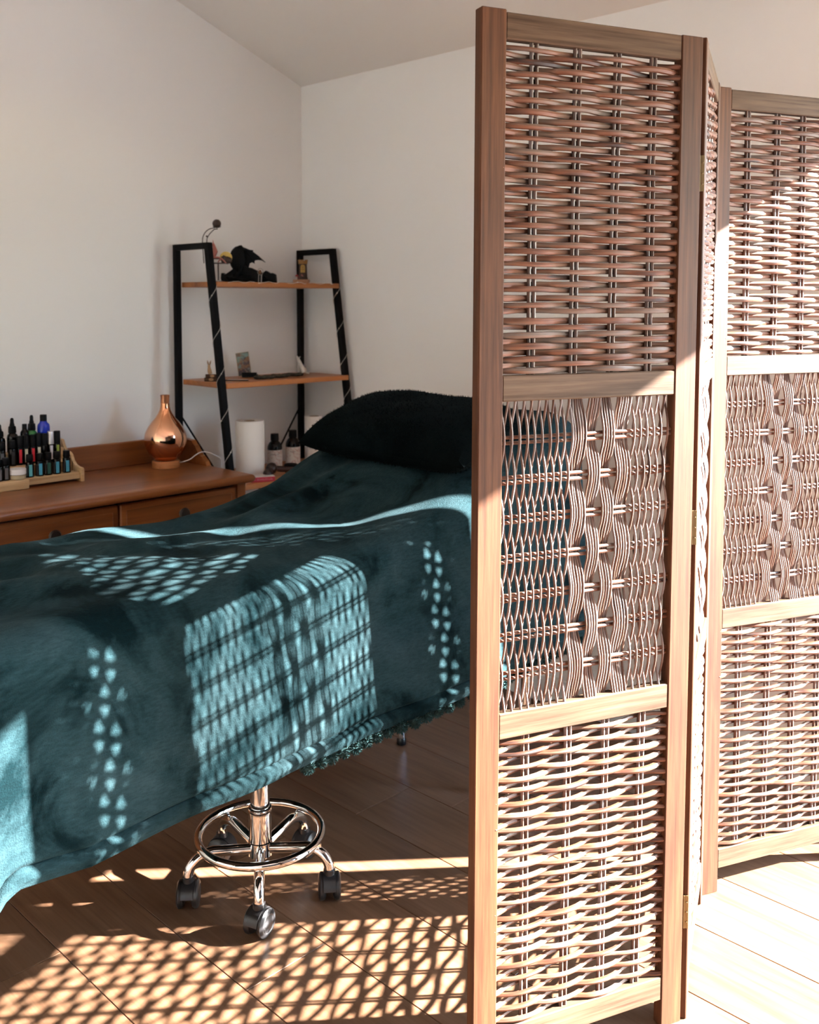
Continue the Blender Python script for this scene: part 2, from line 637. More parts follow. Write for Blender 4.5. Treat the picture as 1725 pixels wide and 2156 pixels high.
# patio door in the right wall, out of the frame: the sun comes in through it
door = bpy.data.objects.new('door_1', None)
COL.objects.link(door)
door.location = (XB + 0.075, 0, 0)
struct(door)
xo0, xo1 = -0.022, 0.025
for (ya, yb, za, zb, nm) in ((DOOR_Y0, DOOR_Y1, DOOR_T - 0.05, DOOR_T, 'head_frame'), (DOOR_Y0, DOOR_Y1, 0.0, 0.03, 'threshold'),
                             (DOOR_Y0, DOOR_Y0 + 0.05, 0.03, DOOR_T - 0.05, 'side_frame'), (DOOR_Y1 - 0.05, DOOR_Y1, 0.03, DOOR_T - 0.05, 'side_frame'),
                             (-0.62, -0.54, 0.03, DOOR_T - 0.05, 'meeting_stile')):
    mb = MB(); mb.box((xo0, ya, za), (xo1, yb, zb), 0.003)
    mb.fix().build(nm, M['trim'], door)
for (ya, yb) in ((DOOR_Y0 + 0.05, -0.62), (-0.54, DOOR_Y1 - 0.05)):
    mb = MB(); mb.add([(0, ya, 0.03), (0, yb, 0.03), (0, yb, DOOR_T - 0.05), (0, ya, DOOR_T - 0.05)], [(0, 1, 2, 3)])
    mb.build('glass_pane', M['glass'], door)
mb = MB(); mb.tube([(-0.03, -0.56, 1.0), (-0.06, -0.56, 1.0), (-0.065, -0.555, 1.0), (-0.065, -0.46, 1.0)], 0.008, 10)
mb.build('door_handle', M['chrome'], door, True)

mb = MB(); mb.box((XB + T, -30, -0.2), (40, 30, -0.06))  # unseen ground outside, added to bounce light in through the door
struct(mb.build('ground', M['bounce_ground']))

# ------------------------------------------------------------------ folding screen
screen = thing('folding_screen', 'tall three-panel folding screen of brown wood filled with woven willow rods', 'folding screen', (1.162, 1.001, 0))
PWID, SW, DEP = 0.4164, 0.0432, 0.022
Z_TOP, Z = 1.72, [1.72, 1.679, 1.164, 1.123, 0.6226, 0.5804, 0.0938, 0.051]
LOC = Vector((1.162, 1.001, 0))


def h_section(seed, z0, z1, up, fat=1.0):
    """rows of rods woven across four pairs of upright stakes"""
    rr = random.Random(seed)
    u0, u1 = SW, PWID - SW
    wid = u1 - u0
    stakes = [u0 + wid * f for f in (0.165, 0.405, 0.63, 0.85)]
    yc = DEP / 2
    rods = []
    lean = [rr.uniform(-0.006, 0.006) for _ in stakes]
    for s_, ln in zip(stakes, lean):
        for d in (-0.0043, 0.0043):
            pts = []
            for i in range(7):
                f = i / 6
                pts.append((s_ + d + ln * (f - 0.5) + rr.uniform(-0.0006, 0.0006), yc, z0 - 0.004 + (z1 - z0 + 0.008) * f))
            rods.append(('stake', pts, [rr.uniform(0.0031, 0.0037)] * 7, 6))
    n = int(round((z1 - z0) / 0.0112))
    z = z0 + 0.006
    k = 0
    while z < z1 - 0.003:
        ph = k % 2
        r0 = (rr.uniform(0.0030, 0.0041) if up else rr.uniform(0.0041, 0.0056)) * fat
        amp = (0.0050 if fat < 1.05 else 0.0062) + r0 * 0.35
        knots = [u0 - 0.012] + stakes + [u1 + 0.012]
        pts, rad = [], []
        drift = rr.uniform(-0.004, 0.004)
        wob = rr.uniform(0, 10)
        taper = rr.uniform(-0.25, 0.25)
        N = 26
        for i in range(N + 1):
            u = u0 - 0.006 + (wid + 0.012) * i / N
            # sign flips from stake to stake
            if u <= stakes[0]:
                s_ = (u - (stakes[0] - 0.075)) / 0.075
                a = 0 + s_
            elif u >= stakes[3]:
                a = 4 + (u - stakes[3]) / 0.075
                a = a
            else:
                for q in range(3):
                    if stakes[q] <= u <= stakes[q + 1]:
                        a = 1 + q + (u - stakes[q]) / (stakes[q + 1] - stakes[q])
            c_ = math.cos(PI * (a - 1))
            c_ = math.copysign(abs(c_) ** 0.8, c_)
            y = yc + (amp * c_ if ph else -amp * c_)
            f = i / N
            zz = z + drift * (f - 0.5) + 0.0016 * noise.noise(Vector((u * 14, wob, seed)))
            pts.append((u, y, min(max(zz, z0 + 0.003), z1 - 0.003)))
            rad.append(r0 * (1 + taper * (f - 0.5)) * (1 + 0.10 * noise.noise(Vector((u * 60, wob * 3, 1)))))
        rods.append(('rod', pts, rad, 7))
        z += (rr.uniform(0.0090, 0.0116) if up else rr.uniform(0.0086, 0.0108)) if rr.random() > 0.06 else rr.uniform(0.013, 0.016)
        k += 1
    return rods


def v_section(seed, z0, z1, variant, bow=0.0036):
    """upright rods woven over seven level pairs, with a chequered band of bundles"""
    rr = random.Random(seed)
    u0, u1 = SW, PWID - SW
    wid = u1 - u0
    yc = DEP / 2
    NL = 7
    lev = [z1 - (z1 - z0) * (0.125 + 0.76 * i / (NL - 1)) for i in range(NL)]
    rods = []
    for l in lev:
        for d in (-0.0045, 0.0045):
            pts = [(u0 - 0.004 + (wid + 0.008) * i / 8, yc, l + d + rr.uniform(-0.0008, 0.0008)) for i in range(9)]
            rods.append(('rung', pts, [rr.uniform(0.0026, 0.0034)] * 9, 6))
    cols = []
    bw = 0.0275                      # width of one bundle
    b0 = u0 + wid * (0.325 if variant == 0 else 0.40)
    nb = 4
    u = u0 + 0.0045
    k = 0
    while u < u1 - 0.003:
        if b0 <= u < b0 + nb * bw:
            for q in range(nb):
                for i in range(5):
                    cols.append((b0 + q * bw + bw * (i + 0.5) / 5, q % 2, (i - 2) / 2))
            u = b0 + nb * bw + 0.003
            continue
        cols.append((u + rr.uniform(-0.0008, 0.0008), k % 2, None))
        u += rr.uniform(0.0062, 0.0077)
        k += 1
    for u, ph, side in cols:
        r0 = rr.uniform(0.0017, 0.0023)
        wob = rr.uniform(0, 50)
        pts, rad = [], []
        N = 36
        for i in range(N + 1):
            zz = z1 + 0.004 - (z1 - z0 + 0.008) * i / N
            if zz >= lev[0]:
                a = -(zz - lev[0]) / ((lev[0] - lev[1]) * 1.15)
            elif zz <= lev[-1]:
                a = NL - 1 + (lev[-1] - zz) / ((lev[0] - lev[1]) * 1.15)
            else:
                a = (lev[0] - zz) / (lev[0] - lev[1])
            c_ = math.cos(PI * a)
            y = yc + (1 if ph else -1) * (bow + 0.5 * r0) * c_
            front = c_ * (1 if ph else -1)
            du = 0.0
            if side is not None:     # a bundle spreads where it passes in front and closes up behind
                du = side * (-0.0035 * max(0, front) if front > 0 else 0.0012 * front)
                du += 0.0008 * (-front)
            du += 0.0012 * noise.noise(Vector((zz * 16, wob, 3)))
            if side is None:
                du += 0.0006 * -front
            pts.append((u + du, y, zz))
            rad.append(r0 * (1 + 0.12 * noise.noise(Vector((zz * 40, wob, 8)))))
        rods.append(('upright', pts, rad, 6))
    return rods


def make_panel(idx, seed, loc, yaw, rx, ry, xs, as_parts):
    p = bpy.data.objects.new('screen_panel', None)
    p.empty_display_size = 0.05
    COL.objects.link(p)
    p.parent = screen
    p.location = Vector(loc) - LOC
    p.rotation_euler = (rx, ry, yaw)
    p.scale = (xs, 1, 1)
    rr = random.Random(seed + 99)
    for u in (0, PWID - SW):
        m_ = MB(); m_.box((u, 0, 0.0), (u + SW, DEP, Z_TOP + rr.uniform(-0.002, 0.003)), 0.0016)
        m_.fix().build('stile', M['screen_v'], p)
    for a in range(0, 8, 2):
        m_ = MB(); m_.box((SW, 0.0012, Z[a + 1]), (PWID - SW, DEP - 0.0012, Z[a] - (0.001 if a == 0 else 0)), 0.0016)
        m_.fix().build('rail', M['screen_h'], p)
    secs = [('h', h_section(seed, Z[2], Z[1], 0)), ('v', v_section(seed + 1, Z[4], Z[3], 0 if idx == 3 else 1, 0.0036 if idx == 2 else 0.0050)), ('h', h_section(seed + 2, Z[6], Z[5], 1, 1.0 if idx == 2 else 1.2))]
    for (kind, rods), part in zip(secs, as_parts):
        rest_h, rest_v = MB(), MB()
        for nm, pts, rad, sides in rods:
            horiz = nm in ('rod', 'rung')
            if part:
                m_ = MB(); m_.tube(pts, rad, sides)
                m_.build('willow_rod', M['willow_h' if horiz else 'willow_v'], p, True)
            else:
                (rest_h if horiz else rest_v).tube(pts, rad, sides)
        for m_, mt in ((rest_h, 'willow_h'), (rest_v, 'willow_v')):
            if m_.v:
                o = m_.build('willow_weave', M[mt], p, True)
                o['kind'] = 'stuff'
    return p


P1 = Vector((1.1624, 1.0012, 0))
P3 = Vector((1.9171, 1.0016, 0))
P2s, P2e = Vector((1.558, 0.8395, 0)), Vector((1.9235, 1.0035, 0))
d2 = P2e - P2s
pan1 = make_panel(1, 11, P1, R(-22.02), 0.0054, 0.0024, 1.0, (True, True, True))
pan2 = make_panel(2, 31, P2s, math.atan2(d2.y, d2.x), 0.0034, -0.0014, d2.length / PWID, (False, False, False))
pan3 = make_panel(3, 51, P3, R(-23.6), -0.006, 0.0026, 0.975, (True, False, True))


def hinge(x, y, z, yaw, wide=1.0):
    h = bpy.data.objects.new('hinge', None)
    COL.objects.link(h)
    h.parent = screen
    h.location = Vector((x, y, z)) - LOC
    h.rotation_euler = (0, 0, yaw)
    for s_ in (-1, 1):
        m_ = MB(); m_.box((-0.0006, 0.001 if s_ > 0 else -0.0075, -0.030), (0.0008, 0.0075 if s_ > 0 else -0.001, 0.030))
        m_.build('leaf', M['brass'], h)
    m_ = MB(); m_.tube([(-0.0006, 0, -0.030), (-0.0006, 0, 0.030)], 0.0018, 10)
    m_.build('knuckle', M['brass'], h, True)
    for zz in (-0.018, 0.0, 0.018):
        m_ = MB(); m_.ball((-0.0004, -0.0045, zz), 0.0018, 8, 6)
        m_.build('screw', M['brass'], h, True)


d1 = Vector((math.cos(R(-22.02)), math.sin(R(-22.02)), 0))
n1 = Vector((-d1.y, d1.x, 0))
n2 = Vector((-d2.y, d2.x, 0)).normalized()
hp = P2s - d2.normalized() * 0.0014 + n2 * 0.0078
for zz in (1.495, 0.89, 0.20):
    hk = hp - n2 * 0.0034 * zz - d2.normalized() * 0.0014 * zz
    hinge(hk.x, hk.y, zz, math.atan2(d2.y, d2.x))
hq = P3 - d1 * 0.002 - n1 * 0.0015
for zz in (1.46, 0.86, 0.20):
    hinge(hq.x, hq.y, zz, R(-66))

# ------------------------------------------------------------------ massage table
TX0, TX1, TY0, TY1, TZ = 0.22, 2.02, 1.49, 2.035, 0.752
table = thing('massage_table', 'padded massage table under the teal blanket, chrome leg showing below its hem', 'massage table', (1.2, 1.76, 0))


def head_rise(x):
    """the raised head part of the table"""
    t = max(0.0, x - 1.2)
    if t < 0.5:
        return 0.47 * t ** 2.2
    return 0.47 * 0.5 ** 2.2 + (t - 0.5) * 0.36


tl = table.location
mb = MB()
NS = 24
for i in range(NS + 1):
    x = TX0 + (TX1 - TX0) * i / NS
    z = TZ + head_rise(x)
    mb.v += [Vector((x, TY0, z - 0.055)) - tl, Vector((x, TY0, z - 0.008)) - tl, Vector((x, TY1, z - 0.008)) - tl, Vector((x, TY1, z - 0.055)) - tl]
for i in range(NS):
    a, b = i * 4, i * 4 + 4
    for k in range(4):
        l = (k + 1) % 4
        mb.f.append((a + k, b + k, b + l, a + l))
mb.f += [(0, 1, 2, 3), (NS * 4 + 3, NS * 4 + 2, NS * 4 + 1, NS * 4)]
mb.fix().build('padded_top', M['table_vinyl'], table)
mb = MB()
for ya in (1.535, 1.985):
    mb.box((0.32 - tl.x, ya - 0.02 - tl.y, 0.555), (2.01 - tl.x, ya + 0.02 - tl.y, 0.595))
for xa in (0.40, 1.986):
    mb.box((xa - 0.02 - tl.x, 1.51 - tl.y, 0.595), (xa + 0.02 - tl.x, 2.01 - tl.y, 0.690))
mb.build('underframe', M['black_metal'], table)
for xa in (0.40, 1.986):
    for ya in (1.535, 1.985):
        mb = MB(); mb.tube([(xa - tl.x, ya - tl.y, 0.018), (xa - tl.x, ya - tl.y, 0.56)], 0.0125, 18)
        lg = mb.build('leg', M['chrome'], table, True)
        mb = MB(); mb.lathe([(0.0125, 0.0), (0.0140, 0.003), (0.0140, 0.017), (0.0125, 0.020)], (xa - tl.x, ya - tl.y, 0), 18)
        mb.build('foot_cap', M['black_plastic'], lg, True)

# ------------------------------------------------------------------ blanket
BX0, BX1, BY0, BY1, BZ, BR = 0.20, 2.04, 1.460, 2.065, 0.768, 0.065


def near_y(x):
    t = min(1.0, max(0.0, (x - 1.32) / 0.38))
    return BY0 - 0.020 * t * t * (3 - 2 * t)


HEM = [(p_.x, p_.z) for p_ in [at(px_, py_, Y=1.437 if px_ < 750 else 1.425 if px_ < 850 else 1.415) for px_, py_ in ((0, 1945), (22, 1908), (50, 1881), (120, 1856), (200, 1830), (430, 1710), (600, 1628), (700, 1587), (797, 1549), (901, 1507), (1000, 1450))]]
HEM = [(0.0, HEM[0][1] - 0.05)] + HEM + [(2.2, HEM[-1][1] + 0.03)]


def hem_z(x):
    pts = HEM
    for (a, za), (b, zb) in zip(pts, pts[1:]):
        if x <= b:
            t = (x - a) / (b - a)
            return za + (zb - za) * max(0, t)
    return pts[-1][1]


def top_z(x, y):
    z = BZ + head_rise(x)
    b = b_ = (y - BY0) / (BY1 - BY0)
    z += 0.010 * noise.noise(Vector((x * 4.0 + y * 2.2, y * 5.0 - x * 1.2, 4.2)))
    z += 0.020 * noise.noise(Vector((x * 7.0 - y * 3.0, y * 9.0 + x * 3.0, 7.7))) * min(1, max(0, (b_ - 0.10) * 4)) * min(1, max(0, (1.0 - b_) * 5))
    # long soft folds running down the table and a ridge across it
    z += 0.013 * max(0.0, noise.noise(Vector((x * 2.1 + 0.4, y * 15.0, 1.3)))) * min(1, max(0, (b - 0.3) * 2.5))
    z += 0.010 * math.exp(-((b - 0.62 - 0.04 * math.sin(x * 9)) / 0.05) ** 2)
    z += 0.012 * math.exp(-((b - 0.84 - 0.03 * math.sin(x * 7 + 1)) / 0.05) ** 2)
    return z


mb = MB()
NX = 240
# stations across: near hem -> near side -> near edge -> top -> far edge -> far side -> far hem
prof = [('side', 1 - 0.16 * i / 20) for i in range(20)] + [('side', 0.84 - 0.84 * i / 24) for i in range(25)] + [('edge', i / 8) for i in range(1, 8)] + [('top', i / 44) for i in range(45)] + \
       [('fedge', i / 6) for i in range(1, 6)] + [('fside', i / 14) for i in range(15)]
HEADX = 10
cols_ = []
for i in range(NX + 1):
    x = BX0 + (BX1 - BX0) * i / NX
    cols_.append((x, 0.0))
for j in range(1, 15):
    cols_.append((BX1, j / 14))
rows = []
for x, hang in cols_:
    row = []
    by = near_y(x)
    zt_near = top_z(x, BY0 + BR)
    hz = hem_z(x)
    for kind, t in prof:
        if kind == 'side':           # t=1 at the hem
            z = zt_near - BR + (hz - zt_near + BR) * t
            wk = min(1.0, max(0.25, (x - 0.6) / 0.5))
            wv = wk * (0.005 * t * math.sin(x * 7.5 + 0.6) + 0.004 * t * math.sin(x * 19 + 1.0) + 0.010 * noise.noise(Vector((x * 5.0, z * 3.0, 9.1))) * (0.3 + t))
            groove = -0.0055 * math.exp(-((z - hz - 0.030) / 0.0045) ** 2) + 0.0045 * math.exp(-((z - hz - 0.014) / 0.008) ** 2)
            p = Vector((x, by - (0.022 + 0.4 * (BY0 - by)) * t * wk - wv * 0.8 - groove, z))
        elif kind == 'edge':
            a = PI / 2 * t
            br2 = BY0 + BR - by
            p = Vector((x, by + br2 - br2 * math.cos(a), zt_near - BR + BR * math.sin(a)))
        elif kind == 'top':
            y = BY0 + BR + (BY1 - BR - BY0 - BR) * t
            p = Vector((x, y, top_z(x, y)))
        elif kind == 'fedge':
            a = PI / 2 * t
            zt = top_z(x, BY1 - BR)
            p = Vector((x, BY1 - BR + BR * math.sin(a), zt - BR + BR * math.cos(a)))
        else:
            zt = top_z(x, BY1 - BR)
            p = Vector((x, BY1 + 0.02 * t, zt - BR - (zt - BR - 0.40) * t))
        if hang > 0:                 # the end that hangs down at the head
            d = hang * 0.42
            s_ = min(1.0, d / 0.05)
            p = Vector((BX1 + 0.035 * math.sin(s_ * PI / 2) + 0.02 * hang, p.y, p.z - max(0.0, d - 0.02)))
            p.z = max(p.z, 0.32)
        row.append(p)
    rows.append(row)
nc = len(prof)
for row in rows:
    mb.v += row
for i in range(len(rows) - 1):
    for j in range(nc - 1):
        a = i * nc + j
        mb.f.append((a, a + 1, a + nc + 1, a + nc))
blanket = mb.build('blanket', M['blanket'], None, True)
for p_ in blanket.data.polygons:
    p_.use_smooth = True
sm = blanket.modifiers.new('thickness', 'SOLIDIFY')
sm.thickness = 0.004
sm.offset = -1
tag(blanket, 'teal plush blanket with pompom trim draped over the massage table, patched with sunlight', 'blanket')

# pompoms along the hem
pm = MB()
rp = random.Random(5)
pm.ball((0, 0, 0), 0.0085, 10, 8)
for _ in range(420):
    d = Vector((rp.gauss(0, 1), rp.gauss(0, 1), rp.gauss(0, 1))).normalized()
    t1 = d.orthogonal().normalized()
    t1 = Matrix.Rotation(rp.uniform(0, 2 * PI), 3, d) @ t1
    q = d * 0.0075
    tip = (d + Vector((rp.gauss(0, .18), rp.gauss(0, .18), rp.gauss(0, .18)))).normalized() * rp.uniform(0.0115, 0.0145)
    pm.add([q + t1 * 0.0011, q - t1 * 0.0011, tip], [(0, 1, 2)])
pom_me = pm.mesh('pompom', M['pompom'], True)
x = 1.19
while x < 2.04:
    i = int(round((x - BX0) / (BX1 - BX0) * NX))
    h0 = rows[min(i, NX)][0]
    o = piece(None, pom_me, (h0.x, h0.y + 0.003 + rp.uniform(-.003, .003), h0.z - 0.010 + rp.uniform(-.003, .003)), blanket, (rp.uniform(0, 6), rp.uniform(0, 6), rp.uniform(0, 6)))
    k_ = rp.uniform(1.15, 1.45)
    o.scale = (k_, k_, k_)
    x += rp.uniform(0.028, 0.036)

# ------------------------------------------------------------------ pillow
mb = MB()
NU, NV = 44, 36
LX, LY, TH = 0.31, 0.54, 0.080
for side in (1, -1):
    for i in range(NU + 1):
        for j in range(NV + 1):
            u, v = 2 * i / NU - 1, 2 * j / NV - 1
            eu, ev = abs(u), abs(v)
            h = ((1 - eu ** 3.2) * (1 - ev ** 4.0)) ** 0.5
            pu = u * (1 - 0.10 * (1 - ev ** 2) * eu ** 3 * 0 - 0.05 * ev ** 6)
            # sides bow inward between the pinched corners
            px = u * LX / 2 * (1 - 0.07 * (1 - ev ** 2) * eu ** 4)
            py = v * LY / 2 * (1 - 0.06 * (1 - eu ** 2) * ev ** 4)
            dz = side * h * TH * (1.0 if side > 0 else 0.66)
            w = 0.006 * noise.noise(Vector((px * 12, py * 9, side * 2.0))) * h
            mb.v.append(Vector((px, py, dz + w)))
base = (NU + 1) * (NV + 1)
for s_ in (0, 1):
    for i in range(NU):
        for j in range(NV):
            a = s_ * base + i * (NV + 1) + j
            q = (a, a + NV + 1, a + NV + 2, a + 1)
            mb.f.append(q if s_ == 0 else q[::-1])
pil = mb.build('pillow', M['pillow'], None, True)
PX, PY = 1.790, 1.745
pil.location = (PX, PY, BZ + head_rise(PX) + 0.047)
pil.rotation_euler = (R(1), R(-15), R(4))
fm = MB()
rf = random.Random(9)
for _ in range(9000):
    q_ = rf.choice(mb.f)
    a_, b_, c_, d_ = [mb.v[k] for k in q_]
    n_ = (c_ - a_).cross(d_ - b_)
    if n_.length < 1e-9:
        continue
    n_.normalize()
    s_, t_ = rf.random(), rf.random()
    p_ = (a_ * (1 - s_) + b_ * s_) * (1 - t_) + (d_ * (1 - s_) + c_ * s_) * t_
    w_ = n_.orthogonal().normalized()
    w_ = Matrix.Rotation(rf.uniform(0, 2 * PI), 3, n_) @ w_
    tip_ = p_ + n_ * rf.uniform(0.003, 0.006) + w_ * rf.uniform(0.002, 0.006)
    x_ = n_.cross(w_) * 0.0007
    fm.add([p_ + x_, p_ - x_, tip_], [(0, 1, 2)])
fur = fm.build('fur', M['pillow'], pil)
fur['kind'] = 'stuff'
tag(pil, 'plump black plush pillow lying on the raised head of the blanket', 'pillow')

# ------------------------------------------------------------------ stool
SC = Vector((1.266, 1.700, 0))
stool = thing('rolling_stool', 'chrome five-legged rolling stool with foot ring, tucked under the massage table', 'stool', SC)
mb = MB(); mb.lathe([(0.0225, 0.078), (0.0262, 0.081), (0.0262, 0.111), (0.0240, 0.113)], (0, 0, 0), 28)
mb.build('hub', M['chrome'], stool, True)
mb = MB(); mb.lathe([(0.0230, 0.110), (0.0240, 0.1108), (0.0240, 0.1732), (0.0230, 0.174)], (0, 0, 0), 32)
col_ = mb.build('column', M['chrome'], stool, True)
mb = MB(); mb.lathe([(0.0236, 0.1735), (0.0252, 0.1745), (0.0252, 0.1785), (0.0236, 0.180), (0.0236, 0.1815), (0.0250, 0.1825), (0.0250, 0.186), (0.0230, 0.187)], (0, 0, 0), 32)
mb.build('collar', M['chrome'], col_, True)
mb = MB(); mb.lathe([(0.0208, 0.185), (0.0208, 0.46)], (0, 0, 0), 32)
mb.build('gas_lift', M['chrome'], col_, True)
mb = MB(); mb.lathe([(0.05, 0.455), (0.13, 0.462), (0.150, 0.475), (0.152, 0.50), (0.145, 0.522), (0.10, 0.535), (0.0, 0.538)], (0, 0, 0), 36)
mb.build('seat', M['black_plastic'], stool, True)
mb = MB(); mb.tube([(0.133 * math.cos(2 * PI * k / 64), 0.133 * math.sin(2 * PI * k / 64), 0.128) for k in range(64)], 0.0092, 14, True)
mb.build('foot_ring', M['chrome'], stool, True)
lm = MB()
path = [(0.018, 0, 0.096), (0.06, 0, 0.102), (0.105, 0, 0.109)]
for q in range(1, 9):
    a = PI / 2 * q / 8
    path.append((0.113 + 0.043 * math.sin(a) - 0.008 * (1 - math.sin(a)), 0, 0.068 + 0.041 * math.cos(a)))
path += [(0.1565, 0, 0.056)]
lm.tube(path, [0.0112] * len(path), 14)
lm.box((0.128, -0.0025, 0.105), (0.139, 0.0025, 0.120))
leg_me = lm.mesh('leg', M['chrome'], True)
hood = MB()
hp_ = [(0.0295 * math.cos(a), 0.0295 * math.sin(a)) for a in [PI * 0.02 + PI * 0.96 * k / 12 for k in range(13)]]
hood.prism([(a, b + 0.029) for a, b in hp_] + [(-0.02, 0.024), (0.02, 0.024)], -0.013, 0.013, 'y')
hood.lathe([(0.0128, 0.050), (0.0128, 0.066), (0.011, 0.068)], (0, 0, 0), 16)
hood_me = hood.fix().mesh('caster', M['caster_black'], True)
wh = MB()
prof_w = [(0.006, -0.0), (0.020, 0.001), (0.0255, 0.003), (0.0285, 0.008), (0.0285, 0.013), (0.024, 0.0165), (0.019, 0.0175), (0.017, 0.0165), (0.006, 0.018)]
wv_ = MB(); wv_.lathe(prof_w, (0, 0, 0), 28)
wh.add([(p.x, p.z, p.y) for p in wv_.v], [q[::-1] for q in wv_.f])
wheel_me = wh.fix().mesh('wheel', M['caster_black'], True)
turns = [R(44.5 - 26), R(44.5 + 4), R(44.5 + 6), R(120), R(20)]
for k, deg in enumerate((-128, 158, -58, 87, 13)):
    a = R(deg)
    piece(None, leg_me, (0, 0, 0), stool, (0, 0, a))
    cz = piece(None, hood_me, (0.1565 * math.cos(a), 0.1565 * math.sin(a), 0), stool, (0, 0, turns[k]))
    for s_ in (0, 1):
        piece(None, wheel_me, (0, 0.0065 if s_ == 0 else -0.0065, 0.0285), cz, (0, 0, 0 if s_ == 0 else PI))

# ------------------------------------------------------------------ chest of drawers
CZ = 0.73
CX0, CX1, CY0, CY1 = 0.70, 1.900, 2.558, 2.998
chest = thing('chest_of_drawers', 'orange-stained pine chest of drawers against the left wall behind the blanket', 'chest of drawers', (1.30, 2.78, 0))
cl = Vector((1.30, 2.78, 0))


def cb(lo, hi, name, mat, bev=0.002, parent=None):
    m_ = MB(); m_.box(tuple(a - b for a, b in zip(lo, cl)), tuple(a - b for a, b in zip(hi, cl)), bev)
    return m_.fix().build(name, M[mat], parent or chest)


# top with a rounded front and side nosing
m_ = MB()
pr_ = []
for q in range(9):
    a = -PI / 2 + PI * q / 8
    pr_.append((0.014 * math.cos(a), -0.014 + 0.014 * math.sin(a)))
vs, fs = [], []
for k, (ins, zz) in enumerate(pr_):
    ex = ins - 0.014
    for (xx, yy) in ((CX0 - ex, CY0 - ex), (CX1 + ex, CY0 - ex), (CX1 + ex, CY1), (CX0 - ex, CY1)):
        vs.append(Vector((xx, yy, CZ + zz)) - cl)
for k in range(8):
    for c_ in range(4):
        d_ = (c_ + 1) % 4
        fs.append((k * 4 + c_, k * 4 + d_, k * 4 + 4 + d_, k * 4 + 4 + c_))
fs += [(3, 2, 1, 0), (32, 33, 34, 35)]
m_.add(vs, fs)
m_.fix().build('chest_top', M['chest_x'], chest, True)
cb((CX1 - 0.045, CY0 + 0.03, 0.0), (CX1 - 0.022, CY1, CZ - 0.028), 'side_panel', 'chest_z')
cb((CX0 + 0.022, CY0 + 0.03, 0.0), (CX0 + 0.045, CY1, CZ - 0.028), 'side_panel', 'chest_z')
cb((CX1 - 0.052, CY0 + 0.022, 0.0), (CX1 - 0.022, CY0 + 0.055, CZ - 0.028), 'corner_post', 'chest_z')
cb((CX0 + 0.022, CY0 + 0.022, 0.0), (CX0 + 0.052, CY0 + 0.055, CZ - 0.028), 'corner_post', 'chest_z')
cb((CX0 + 0.045, CY1 - 0.012, 0.06), (CX1 - 0.045, CY1, CZ - 0.028), 'back_panel', 'chest_x')
cb((CX0 + 0.052, CY0 + 0.05, 0.06), (CX1 - 0.052, CY0 + 0.06, CZ - 0.028), 'dark_backing', 'knob', 0)  # near-black sheet closing the gaps behind the drawer fronts
DX = 1.436
rows_ = ((0.515, 0.693), (0.30, 0.505), (0.085, 0.29))
for (za, zb) in rows_:
    for (xa, xb, kx) in ((CX0 + 0.056, DX - 0.003, 1.229), (DX + 0.003, CX1 - 0.056, 1.638)):
        d_ = cb((xa, CY0 + 0.026, za), (xb, CY0 + 0.050, zb), 'drawer', 'chest_x', 0.004)
        cb((xa + 0.018, CY0 + 0.0235, za + 0.018), (xb - 0.018, CY0 + 0.028, zb - 0.018), 'raised_field', 'chest_x', 0.002, d_)
        kz = zb - 0.052
        k2 = MB()
        k2.lathe([(0.007, 0.0), (0.007, 0.010), (0.016, 0.016), (0.0185, 0.022), (0.015, 0.028), (0.0, 0.030)], (0, 0, 0), 20)
        k2.v = [Vector((p.x + kx, CY0 + 0.024 - p.z, p.y + kz)) - cl for p in k2.v]
        k2.f = [q[::-1] for q in k2.f]
        k2.build('knob', M['knob'], d_, True)
cb((CX0 + 0.052, CY0 + 0.03, 0.0), (CX1 - 0.052, CY0 + 0.048, 0.07), 'plinth', 'chest_x')
# gallery: back board and the two shaped ends
cb((CX0 + 0.01, CY1 - 0.018, CZ), (CX1 - 0.006, CY1, CZ + 0.082), 'gallery_board', 'chest_x', 0.003)
for xe in (CX1 - 0.026, CX0 + 0.010):
    m_ = MB()
    pl = [(CY1 - 0.018, CZ), (CY1 - 0.018, CZ + 0.082), (CY1 - 0.115, CZ + 0.078), (CY1 - 0.128, CZ + 0.066), (CY1 - 0.135, CZ + 0.062),
          (CY1 - 0.150, CZ + 0.045), (CY1 - 0.165, CZ + 0.030), (CY1 - 0.172, CZ + 0.030), (CY1 - 0.195, CZ + 0.014), (CY1 - 0.205, CZ)]
    m_.prism([(a - cl.y, b) for a, b in pl], xe - cl.x, xe + 0.018 - cl.x, 'x')
    m_.fix().build('gallery_end', M['chest_x'], chest)

# ------------------------------------------------------------------ bottle rack on the chest
RX0, RX1 = 0.962, 1.4555
Q = lambda y, z: (y * 0.982, CAM_H - (CAM_H - z) * 0.982)
Q3 = lambda v: (v[0], *Q(v[1], v[2]))
rack = thing('bottle_rack', 'stepped bamboo rack of little bottles on the chest top', 'rack', (1.23, 2.907, CZ))
rl = Vector((1.23, 2.907, CZ))
TIER = [(Q(a_, z_)[0], Q(b_, z_)[0], Q(a_, z_)[1]) for a_, b_, z_ in ((2.893, 2.938, 0.748), (2.946, 2.992, 0.780), (2.998, 3.030, 0.815))]


def rb(lo, hi, name, bev=0.0015):
    m_ = MB(); m_.box(tuple(a - b for a, b in zip(lo, rl)), tuple(a - b for a, b in zip(hi, rl)), bev)
    return m_.fix().build(name, M['bamboo'], rack)


